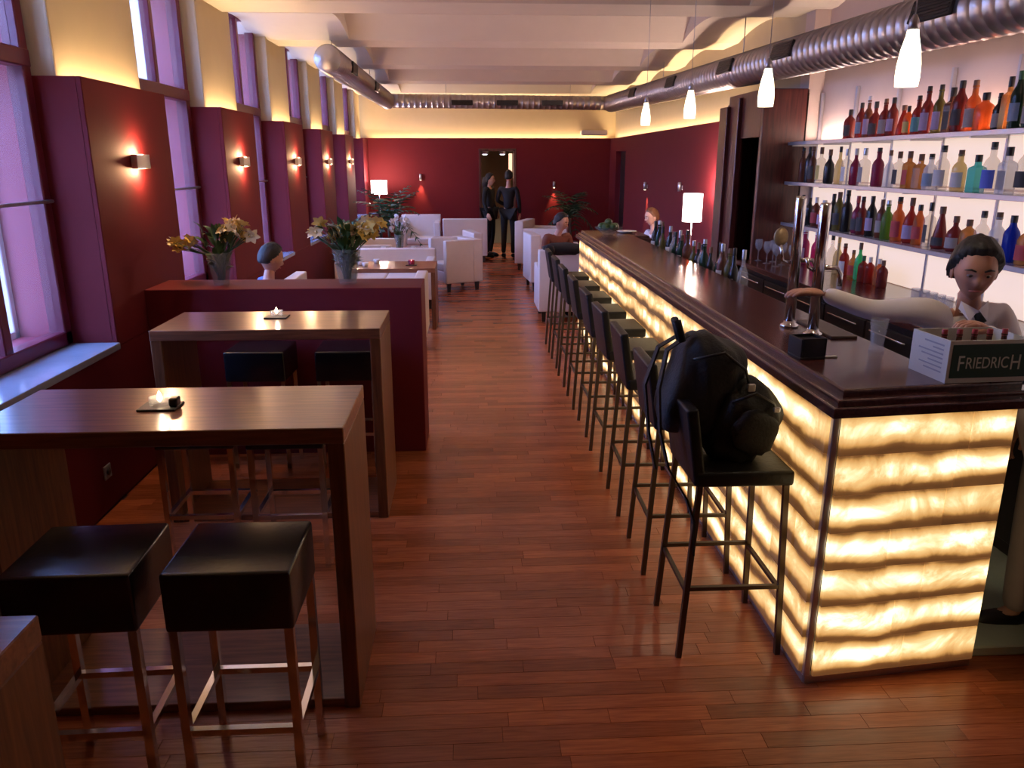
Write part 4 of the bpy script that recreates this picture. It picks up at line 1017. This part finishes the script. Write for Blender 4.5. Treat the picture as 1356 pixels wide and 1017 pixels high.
# ================================================================== LAMPS, SEATING
def drum_lamp(label, loc, h, r, sh, floor_):
    t = thing('floor_lamp' if floor_ else 'table_lamp', label, 'lamp', loc)
    MB().lathe([(0.13 if floor_ else 0.07, 0), (0.13 if floor_ else 0.07, 0.012), (0.02, 0.022)], 20).build('base', CHROME, t)
    MB().tube([(0, 0, 0.02), (0, 0, h + sh * 0.5)], 0.009, 8).build('pole', CHROME, t)
    MB().lathe([(r, h), (r, h + sh)], 24, cap=False).build('shade', SHADE, t)
    light('lamp_bulb_light', 'POINT', (0, 0, h + sh + 0.05), 55, (1.0, 0.72, 0.6), parent=t, shadow_soft_size=0.05)
drum_lamp('tall floor lamp with bright white drum shade against the red side wall', (2.70, 9.55, 0), 1.20, 0.115, 0.33, True)
sd = thing('side_table', 'dark round side table beneath the lamp in the far window corner', 'table', (-1.80, 16.35, 0))
MB().lathe([(0.15, 0), (0.15, 0.02), (0.03, 0.04), (0.03, 0.86), (0.24, 0.88), (0.24, 0.91)], 20).build('pedestal', DARKC, sd)
drum_lamp('small table lamp with glowing white shade in the far window corner', (-1.80, 16.35, 0.91), 0.36, 0.16, 0.27, False)

def armchair(label, loc, rz, wd=0.80, dp=0.80, h=0.76, arm=0.13, mat=WHITEL, name='armchair', seats=1, ha=None):
    t = thing(name, label, 'sofa' if seats > 1 else 'chair', loc, rz)
    ha = ha or h * 0.86
    # faces -Y: back along +Y
    MB().box((-wd / 2 + arm, -dp / 2 + 0.01, 0.14), (wd / 2 - arm, dp / 2 - 0.14, 0.30), 0.015, 2, smooth=True).build('seat_base', mat, t)
    n = seats; ww = (wd - 2 * arm) / n
    for k in range(n):
        MB().box((-wd / 2 + arm + k * ww + 0.004, -dp / 2, 0.30), (-wd / 2 + arm + (k + 1) * ww - 0.004, dp / 2 - 0.15, 0.43), 0.03, 3, smooth=True).build('seat_cushion', mat, t)
    MB().box((-wd / 2, dp / 2 - 0.16, 0.13), (wd / 2, dp / 2, h), 0.02, 3, smooth=True).build('backrest', mat, t)
    for s in (-1, 1):
        MB().box((min(s * wd / 2, s * (wd / 2 - arm)), -dp / 2, 0.13), (max(s * wd / 2, s * (wd / 2 - arm)), dp / 2 - 0.155, ha), 0.02, 3, smooth=True).build('armrest', mat, t)
        for yy in (-dp / 2 + 0.07, dp / 2 - 0.07):
            MB().tube([(s * (wd / 2 - 0.07), yy, 0.14), (s * (wd / 2 - 0.07), yy, 0.0)], [0.028, 0.02], square=True).build('leg', DARKC, t)
    return t
armchair('long cream sofa with its back against the wine-red partition side', (-1.18, 8.27, 0), R(180), 1.44, 0.80, 0.75, 0.12, SOFAW, 'sofa', 2, 0.75)
armchair('cream sofa facing the low table with the candle', (-1.12, 10.75, 0), 0, 1.30, 0.78, 0.74, 0.12, WHITEL, 'sofa', 2)
armchair('white boxy armchair on dark legs by the aisle, beyond the low table', (-0.22, 12.15, 0), R(-62), 0.62, 0.62, 0.77, 0.10, WHITEL, ha=0.77)
armchair('white boxy armchair behind the aisle armchair, its seat open to the room', (-0.22, 13.7, 0), R(-75), 0.75, 0.72, 0.74, 0.12, WHITEL)
armchair('wide white sofa at the far end of the aisle beside the two standing people', (-0.08, 15.75, 0), R(180), 0.86, 0.75, 0.84, 0.12, WHITEL, 'sofa', 1)
armchair('white tub chair under the slim wall light on the far red wall', (-0.98, 16.2, 0), 0, 0.80, 0.7, 0.86, 0.12, WHITEL, 'tub_chair')
armchair('white boxy armchair across the aisle near the far palm', (1.32, 14.4, 0), R(70), 0.80, 0.80, 0.88, 0.12, WHITEL)
armchair('white boxy armchair past the palm against the far end of the bar', (1.25, 12.2, 0), R(95), 0.72, 0.74, 0.84, 0.12, WHITEL)
armchair('white armchair just past the last bar stool, black jacket over its back', (1.13, 9.75, 0), R(180), 0.60, 0.70, 0.88, 0.10, WHITEL, ha=0.66)
armchair('cream sofa by the second red pillar, half hidden by flowers', (-1.55, 12.6, 0), R(90), 1.2, 0.75, 0.80, 0.12, SOFAW, 'sofa', 2)
jk = thing('jacket', 'black jacket draped over the white armchair past the last stool', 'jacket', (1.13, 9.48, 0.885))
MB().add_mesh(lump((0, 0, 0.0), (0.25, 0.12, 0.075), 8, 3)).build('body', BLACKC, jk)
MB().add_mesh(lump((-0.17, -0.09, -0.0), (0.06, 0.05, 0.06), 9, 2)).build('sleeve', BLACKC, jk)

def low_table(label, x0, x1, y0, y1, h=0.72):
    t = thing('low_table', label, 'table', (x0, y0, 0))
    Lx, Ly = x1 - x0, y1 - y0
    MB().box((0, 0, h - 0.05), (Lx, Ly, h), 0.003, 1).build('tabletop', TABLEW, t)
    for a in (0, Lx - 0.05): MB().box((a, 0.003, 0), (a + 0.05, Ly - 0.003, h - 0.05), 0.003, 1).build('side_panel', WOODV, t)
    return t
low_table('low walnut table with a candle behind the nearest cream sofa', -1.45, -0.40, 9.05, 9.75)
low_table('low walnut table in front of the armchairs near the windows', -1.35, -0.70, 11.35, 11.95, 0.66)
tea_light('small candle in a dark glass on the low walnut table', (-0.69, 9.35, 0.72), 1.0)
MB().lathe([(0.036, 0.009), (0.038, 0.06), (0.034, 0.06), (0.033, 0.012)], 14, cap=False).build('sleeve', GL['purple'], bpy.data.objects['tea_light.002'])
for i, (x, y_) in enumerate([(-1.30, 9.4), (-1.12, 9.55), (-1.22, 9.25)]):
    tag(MB().lathe([(0.02, 0), (0.03, 0.004), (0.04, 0.05), (0.036, 0.05), (0.02, 0.008)], 14).build('cup', PLATE, None, (x, y_, 0.72)), 'white china cup on the low walnut table, the one %s' % ('closest to the windows', 'farthest from the camera', 'closest to the camera')[i], 'cup', 'cups on the low table')
nk = ['nearest the windows', 'in the middle', 'nearest the aisle']
for i, (x, y_) in enumerate([(-1.25, 11.55), (-1.12, 11.43), (-0.82, 11.6)]):
    tag(MB().lathe([(0.02, 0), (0.03, 0.004), (0.04, 0.05), (0.036, 0.05), (0.02, 0.008)], 14).build('cup', PLATE, None, (x, y_, 0.66)), 'white china cup on the low table by the armchairs, the one %s' % nk[i], 'cup', 'cups on the low table by the armchairs')
bouquet('glass vase of white blossoms on the low table by the armchairs', (-1.02, 11.62, 0.66), [(0.02, 0, 0.42, 0.06, 12), (0.10, 0, 0.36, 0.05, 8), (-0.08, 0, 0.36, 0.05, 8)], 9, (0.05, 0.075, 0.22), 26, (FW,))

# palms
def palm(label, loc, h, spread, n, seed, trunk=0.5):
    rg = random.Random(seed)
    t = thing('potted_palm', label, 'plant', loc)
    MB().lathe([(0.13, 0), (0.17, 0.32), (0.18, 0.33), (0.16, 0.33), (0.15, 0.28)], 18).build('pot', TERRA, t)
    MB().tube([(0, 0, 0.27), (0.01, 0, trunk * 0.6), (0, 0.01, trunk)], [0.035, 0.03, 0.022], 8).build('trunk', pbr('palm_trunk', (0.08, 0.05, 0.03), 0.9, noise=0.3), t)
    for k in range(n):
        a = 2 * PI * k / n + rg.uniform(-.3, .3); el = rg.uniform(0.25, 1.25); L_ = spread * rg.uniform(0.8, 1.15)
        m_ = MB(); pts = []
        for i in range(9):
            s = i / 8
            rr_ = L_ * s * math.cos(el * (1 - 0.5 * s)); zz = trunk + (h - trunk) * (math.sin(el) * s * 1.1 - 0.75 * s * s * (1.25 - el * 0.6))
            pts.append(Vector((rr_ * math.cos(a), rr_ * math.sin(a), zz)))
        m_.tube(pts, 0.005, 4)
        sd_ = Vector((-math.sin(a), math.cos(a), 0))
        vs, fs = [], []
        for i in range(1, 9):
            for s in (1, -1):
                ll = 0.20 * math.sin(PI * (0.15 + 0.75 * i / 8)) * spread / 0.6
                d = (pts[i] - pts[i - 1]).normalized()
                tip = pts[i] + sd_ * s * ll + d * ll * 0.55 - Vector((0, 0, ll * 0.3)); b0 = pts[i] - d * 0.018; b1 = pts[i] + d * 0.018
                mid = (pts[i] + tip) / 2 + Vector((0, 0, 0.015))
                k0 = len(vs); vs += [b0, b1, mid + d * 0.016, tip, mid - d * 0.016]; fs += [(k0, k0 + 1, k0 + 2, k0 + 4), (k0 + 4, k0 + 2, k0 + 3)]
        m_.quads(vs, fs)
        m_.build('frond', PALMG, t)
    return t
palm('bushy dark green palm beside the window pillars behind the flowers', (-1.38, 13.75, 0), 1.8, 0.60, 20, 3, 0.85)
palm('tall dark palm standing before the far wall by the armchairs', (2.05, 16.1, 0), 1.8, 0.62, 18, 4, 0.8)

# ================================================================== PEOPLE
def skin_mesh(nodes_, edges, sub=2, root=None):
    ks = list(nodes_); me = bpy.data.meshes.new('skin')
    me.from_pydata([nodes_[k][0] for k in ks], [(ks.index(a), ks.index(b)) for a, b in edges], [])
    o = bpy.data.objects.new('skin', me); COL.objects.link(o)
    o.modifiers.new('s', 'SKIN'); sv = me.skin_vertices[0].data
    for i, k in enumerate(ks):
        r = nodes_[k][1]; sv[i].radius = r if isinstance(r, tuple) else (r, r); sv[i].use_root = (k == (root or ks[0]))
    o.modifiers['s'].branch_smoothing = 0.6
    s = o.modifiers.new('d', 'SUBSURF'); s.levels = sub; s.render_levels = sub
    dg = bpy.context.evaluated_depsgraph_get(); dg.update()
    out = bpy.data.meshes.new_from_object(o.evaluated_get(dg)); bpy.data.objects.remove(o); bpy.data.meshes.remove(me)
    return out
def head_mesh(k=1.0):
    b = bmesh.new(); bmesh.ops.create_uvsphere(b, u_segments=44, v_segments=34, radius=1)
    for v in b.verts:
        x, y, z = v.co
        q = Vector((x * 0.076, y * 0.096, z * 0.118))
        if z < -0.1:
            t = min(1, (-0.1 - z) / 0.9); q.x *= 1 - 0.38 * t; q.y = q.y * (1 - 0.25 * t) - 0.012 * t
        if y < -0.55:                          # face plane, brows, eye hollows, nose, mouth
            q.y += 0.010 * (1 - min(1, abs(x) * 1.4))
            e = math.exp(-(((abs(q.x) - 0.032) / 0.014) ** 2 + ((q.z - 0.004) / 0.012) ** 2)); q.y += 0.011 * e
            n = math.exp(-((q.x / 0.013) ** 2 + ((q.z + 0.026) / 0.016) ** 2)); q.y -= 0.019 * n
            n = math.exp(-((q.x / 0.009) ** 2 + ((q.z + 0.006) / 0.026) ** 2)); q.y -= 0.009 * n
            m_ = math.exp(-((q.x / 0.022) ** 2 + ((q.z + 0.062) / 0.008) ** 2)); q.y -= 0.006 * m_
        v.co = q * k
    me = bpy.data.meshes.new('h'); b.to_mesh(me); b.free()
    M_ = MB().add_mesh(me)
    for s in (-1, 1): M_.ball((s * 0.077 * k, 0.012, -0.012), 0.024 * k, (0.35, 0.8, 1.25), 10, 8)
    return M_.mesh('h', None)
def hand_mb(mb, M_, side=1, curl=0.5, k=1.0):
    # local: wrist at origin, fingers along +Y, palm faces -Z, thumb on side*X
    mb.ball((0, 0.045 * k, 0), 0.042 * k, (0.95, 1.15, 0.42), 14, 10, M=M_)
    for i, (x, l) in enumerate([(0.030, 0.070), (0.010, 0.080), (-0.010, 0.074), (-0.029, 0.058)]):
        p = Vector((side * x * k, 0.082 * k, 0)); pts = [p - Vector((0, 0.02 * k, 0)), p]; a = 0.0
        for f in (0.45, 0.32, 0.23):
            a += curl * (0.6 if f > 0.4 else 0.9)
            p = p + Vector((side * x * 0.15 * f, math.cos(a), -math.sin(a))) * l * f * k; pts.append(p)
        mb.tube([M_ @ q for q in pts], [0.0085 * k, 0.0095 * k, 0.0088 * k, 0.008 * k, 0.006 * k], 8)
    pts = [Vector((side * 0.020, 0.020, -0.004)), Vector((side * 0.045, 0.045, -0.012)), Vector((side * 0.055, 0.072, -0.020)), Vector((side * 0.050, 0.095, -0.028))]
    mb.tube([M_ @ (q * k) for q in pts], [0.011 * k, 0.0115 * k, 0.0095 * k, 0.007 * k], 8)
def frame(p, d, up):
    y_ = Vector(d).normalized(); z_ = Vector(up); z_ = (z_ - y_ * z_.dot(y_)).normalized(); x_ = y_.cross(z_)
    M_ = Matrix((x_, y_, z_)).transposed().to_4x4(); M_.translation = Vector(p); return M_
TORSO = [('pelvis', 'waist'), ('waist', 'chest'), ('chest', 'neck'), ('chest', 'sh_l'), ('chest', 'sh_r')]
ARMS = [('sh_l', 'el_l'), ('el_l', 'wr_l'), ('sh_r', 'el_r'), ('el_r', 'wr_r')]
LEGS = [('pelvis', 'hip_l'), ('pelvis', 'hip_r'), ('hip_l', 'kn_l'), ('kn_l', 'an_l'), ('hip_r', 'kn_r'), ('kn_r', 'an_r'), ('an_l', 'to_l'), ('an_r', 'to_r')]
RAD = dict(pelvis=.125, waist=.105, chest=.120, neck=.050, sh_l=.052, sh_r=.052, el_l=.036, el_r=.036, wr_l=.026, wr_r=.026, hip_l=.085, hip_r=.085, kn_l=.055, kn_r=.055, an_l=.038, an_r=.038, to_l=.032, to_r=.032)
def person(label, loc, rz, J, head, skin=SKIN, shirt=WHITEC, trous=BLACKC, shoe=BLACKC, hair=HAIR, style='short', hyaw=0, hpitch=0, scale=1.0, curl=(0.5, 0.5), handdir=None, sub=2, hroll=0):
    t = thing('person', label, 'person', loc, rz)
    J = {k: Vector(v) for k, v in J.items()}
    hd = Vector(head)
    body = MB()
    nd = {k: (J[k], RAD[k] * (0.70 if k in ('pelvis', 'waist', 'chest', 'sh_l', 'sh_r', 'hip_l', 'hip_r') else 0.88)) for k in J}
    nd['hn'] = (hd + Vector((0, 0.015, -0.07)), 0.048)
    body.add_mesh(skin_mesh(nd, TORSO + ARMS + LEGS + [('neck', 'hn')], sub))
    Mh = Matrix.Translation(hd) @ Euler((hpitch, hroll, hyaw)).to_matrix().to_4x4()
    body.add_mesh(head_mesh(1.0), M=Mh)
    for s, e, w_, sd_, c in (('l', 'el_l', 'wr_l', 1, curl[0]), ('r', 'el_r', 'wr_r', -1, curl[1])):
        d = J[w_] - J[e]
        if handdir and s in handdir: d = Vector(handdir[s])
        hand_mb(body, frame(J[w_], d, (0, 0, 1) if abs(d.normalized().z) < 0.8 else (sd_ * 1.0, 0, 0.0)), -sd_, c)
    body.build('body', skin, t)
    inf = {k: (J[k], RAD[k] + (0.010 if k[:2] in ('wr', 'el') else 0.012)) for k in J if k[:2] not in ('hi', 'kn', 'an', 'to')}
    inf['neck'] = (J['neck'] - Vector((0, 0, 0.03)), 0.060)
    MB().add_mesh(skin_mesh(inf, TORSO + ARMS, sub)).build('shirt', shirt, t)
    inf = {k: (J[k], RAD[k] + 0.012) for k in J if k[:2] in ('pe', 'hi', 'kn', 'an')}
    MB().add_mesh(skin_mesh(inf, [e for e in LEGS if 'to' not in e[1][:2]], sub)).build('trousers', trous, t)
    for s in 'lr':
        a, b_ = J['an_' + s], J['to_' + s]
        MB().tube([a + (a - b_) * 0.30 - Vector((0, 0, 0.04)), a - Vector((0, 0, 0.03)), (a + b_) / 2 - Vector((0, 0, 0.012)), b_, b_ + (b_ - a) * 0.35], [0.030, 0.043, 0.044, 0.040, 0.018], 10).build('shoe', shoe, t)
    # hair: a cap over the crown and the back of the head
    b = bmesh.new(); bmesh.ops.create_uvsphere(b, u_segments=40, v_segments=30, radius=1)
    prof = [(-1.0, 0.80), (-0.75, 0.66), (-0.5, 0.52), (-0.25, 0.12), (-0.05, -0.05), (0.15, -0.30), (0.4, -0.55), (1.0, -0.62)]
    vol = {'short': 0.0, 'bun': 0.012, 'long': 0.008}[style]
    for v in b.verts:
        q = v.co.copy()
        th = prof[-1][1]
        for (a0, b0), (a1, b1) in zip(prof, prof[1:]):
            if a0 <= max(-0.9999, min(0.9999, q.y)) <= a1: th = b0 + (b1 - b0) * (q.y - a0) / (a1 - a0); break
        u = min(1, max(0, (q.z - th) / 0.14)); u = u * u * (3 - 2 * u)
        wv = 0.003 * math.sin(14 * q.x + 5 * q.z) * math.sin(9 * q.y + 3)
        base = Vector((q.x * 0.072, q.y * 0.090, q.z * 0.112))
        full = Vector((q.x * (0.086 + vol + wv), q.y * (0.106 + vol + wv) + 0.006, q.z * (0.128 + vol + wv) + 0.002))
        v.co = (base * 0.8).lerp(full, u) if u > 0 else base * 0.8
    me = bpy.data.meshes.new('hr'); b.to_mesh(me); b.free()
    hm = MB().add_mesh(me, M=Mh)
    if style == 'bun': hm.ball((0, 0.105, 0.04), 0.05, (1, 0.9, 1), 14, 10, M=Mh)
    if style == 'long':
        hm.tube([Mh @ Vector((0, 0.075, 0.04)), Mh @ Vector((0, 0.105, -0.06)), Mh @ Vector((0, 0.10, -0.20))], [0.07, 0.075, 0.045], 12)
    h_ = hm.build('hair', hair, t)
    EYEW = pbr('eye_white', (0.55, 0.5, 0.48), 0.3, noise=0.02); IRIS = pbr('eye_dark', (0.02, 0.012, 0.01), 0.2, noise=0.02)
    LIP = pbr('lips', (0.36, 0.10, 0.09), 0.5, noise=0.05)
    for s in (-1, 1):
        e = MB().ball((s * 0.031, -0.0775, 0.004), 0.0105, (1.15, 0.6, 0.5), 10, 8, M=Mh).build('eye', EYEW, t)
        MB().ball((s * 0.031, -0.0845, 0.003), 0.0058, (1, 0.5, 0.85), 8, 6, M=Mh).build('iris', IRIS, e)
        MB().tube([Mh @ Vector((s * 0.014, -0.091, 0.024)), Mh @ Vector((s * 0.032, -0.090, 0.031)), Mh @ Vector((s * 0.052, -0.076, 0.025))], [0.003, 0.0045, 0.002], 6).build('eyebrow', hair, t)
    MB().tube([Mh @ Vector((-0.024, -0.076, -0.060)), Mh @ Vector((-0.008, -0.0855, -0.058)), Mh @ Vector((0.008, -0.0855, -0.058)), Mh @ Vector((0.024, -0.076, -0.060))], [0.002, 0.0045, 0.0045, 0.002], 8).build('mouth', LIP, t)
    return t, Mh
def stand(**kw):
    J = dict(pelvis=(0, 0, .95), waist=(0, 0, 1.10), chest=(0, 0.01, 1.28), neck=(0, 0.015, 1.46), sh_l=(.165, .01, 1.40), sh_r=(-.165, .01, 1.40), el_l=(.22, .03, 1.12), el_r=(-.22, .03, 1.12), wr_l=(.22, -.06, .89), wr_r=(-.22, -.06, .89),
             hip_l=(.09, 0, .90), hip_r=(-.09, 0, .90), kn_l=(.10, -.02, .50), kn_r=(-.10, -.02, .50), an_l=(.10, .03, .085), an_r=(-.10, .03, .085), to_l=(.115, -.10, .035), to_r=(-.115, -.10, .035))
    J.update(kw); return J
def sit(zs=0.44, **kw):
    J = dict(pelvis=(0, 0, zs + .10), waist=(0, .02, zs + .26), chest=(0, 0.02, zs + .43), neck=(0, 0.0, zs + .60), sh_l=(.165, .01, zs + .54), sh_r=(-.165, .01, zs + .54), el_l=(.21, -.06, zs + .29), el_r=(-.21, -.06, zs + .29), wr_l=(.13, -.27, zs + .24), wr_r=(-.13, -.27, zs + .24),
             hip_l=(.09, -.03, zs + .09), hip_r=(-.09, -.03, zs + .09), kn_l=(.11, -.43, zs + .07), kn_r=(-.11, -.43, zs + .07), an_l=(.11, -.45, .085), an_r=(-.11, -.45, .085), to_l=(.115, -.57, .035), to_r=(-.115, -.57, .035))
    J.update(kw); return J

# the bartender behind the end of the bar (built facing -Y)
BXL, BYL = 2.06, 3.12
J = stand(pelvis=(.05, .14, .88), waist=(.04, .09, 1.03), chest=(.02, .02, 1.20), neck=(-.025, -.06, 1.355), sh_l=(.165, -.01, 1.305), sh_r=(-.185, -.02, 1.31), el_r=(-.39, .02, 1.30), wr_r=(-.585, .06, 1.37),
          el_l=(.15, -.17, 1.04), wr_l=(-.085, -.28, 1.285), hip_l=(.14, .14, .84), hip_r=(-.04, .14, .84), kn_l=(.15, .10, .48), kn_r=(-.05, .12, .48), an_l=(.15, .18, .13), an_r=(-.05, .18, .13), to_l=(.16, .05, .08), to_r=(-.06, .05, .08))
bt_, Mh = person('dark-haired bartender in a white shirt and black tie reaching across the bar', (BXL, BYL, 0), 0, J, (-.055, -.11, 1.485), skin=SKIN, shirt=WHITEC, hair=HAIR, style='bun', hyaw=R(-22), hpitch=R(12), curl=(0.8, 0.35), handdir={'l': (-.9, -.1, .25), 'r': (-1, .05, .1)})
tp = Vector((-.035, -.135, 1.315))
m_ = MB().tube([tp, tp + Vector((.012, -.02, -.035))], [0.014, 0.020], 8)
m_.tube([tp + Vector((.012, -.02, -.035)), tp + Vector((.03, -.035, -.16)), tp + Vector((.035, -.02, -.22))], [0.012, 0.022, 0.008], 8)
m_.build('tie', BLACKC, bt_)
for s in (-1, 1):
    MB().quads([tp + Vector((0, -.004, .012)), tp + Vector((s * .055, .03, .045)), tp + Vector((s * .06, .03, .015)), tp + Vector((s * .035, -.012, -.03))], [(0, 1, 2, 3) if s > 0 else (3, 2, 1, 0)]).build('collar', WHITEC, bt_).modifiers.new('thick', 'SOLIDIFY').thickness = 0.005

# somebody standing past the end of the bar, mostly outside the picture
person('person in grey trousers and dark shoes standing past the end of the bar', (2.27, 2.66, 0), R(-84), stand(an_l=(.09, .03, .13), to_l=(.12, -.10, .08), an_r=(-.12, .0, .085), to_r=(-.15, -.13, .035)), (0, -.02, 1.60), skin=SKIN2, shirt=GREYC, trous=GREYC, shoe=BLACK, sub=2)
# couple by the far door
person('standing person in a black coat facing away by the far doorway', (0.80, 16.15, 0), R(165), stand(el_l=(.24, -.02, 1.14), wr_l=(.12, -.2, 1.05)), (0, -.02, 1.62), shirt=BLACKC, trous=BLACKC, style='short', sub=1)
person('standing person in dark clothes turned to the black-coated companion', (0.42, 16.35, 0), R(65), stand(), (0, -.02, 1.55), skin=SKIN2, shirt=BLACKC, trous=BLACKC, style='long', hair=HAIR, sub=1, hyaw=R(10))
# woman on the white armchair past the stools
person('seated person in a rust-brown top leaning beyond the last bar stool', (1.13, 10.35, 0), R(25), sit(0.44, chest=(-.02, -.05, .86), neck=(-.02, -.11, 1.03), sh_l=(.15, -.07, .98), sh_r=(-.18, -.07, .98), wr_l=(.08, -.30, .80)), (-.01, -.155, 1.15), shirt=BROWNC, trous=BLACKC, style='short', hyaw=R(30), hpitch=R(15), sub=1)
# man by the floor lamp
ch = armchair('white armchair under the floor lamp, a man in a white shirt in it', (2.50, 10.85, 0), R(-78), 0.62, 0.7, 0.80, 0.1, WHITEL)
person('seated man with brown hair and white shirt near the glowing floor lamp', (2.54, 10.85, 0), R(-78), sit(0.43), (0, -.04, 1.17), skin=SKIN2, shirt=WHITEC, trous=BLACKC, hair=HAIRB, style='short', sub=1, hpitch=R(12))
# head above the partition
arm2 = armchair('cream armchair behind the red partition holding the person in blue', (-1.62, 6.45, 0), R(180), 0.75, 0.75, 0.7, 0.11, SOFAW)
person('seated person in a blue shirt with dark hair behind the red partition', (-1.62, 6.42, 0), R(120), sit(0.43), (0, -.03, 1.15), shirt=BLUEC, trous=BLACKC, style='short', sub=1, hpitch=R(18))
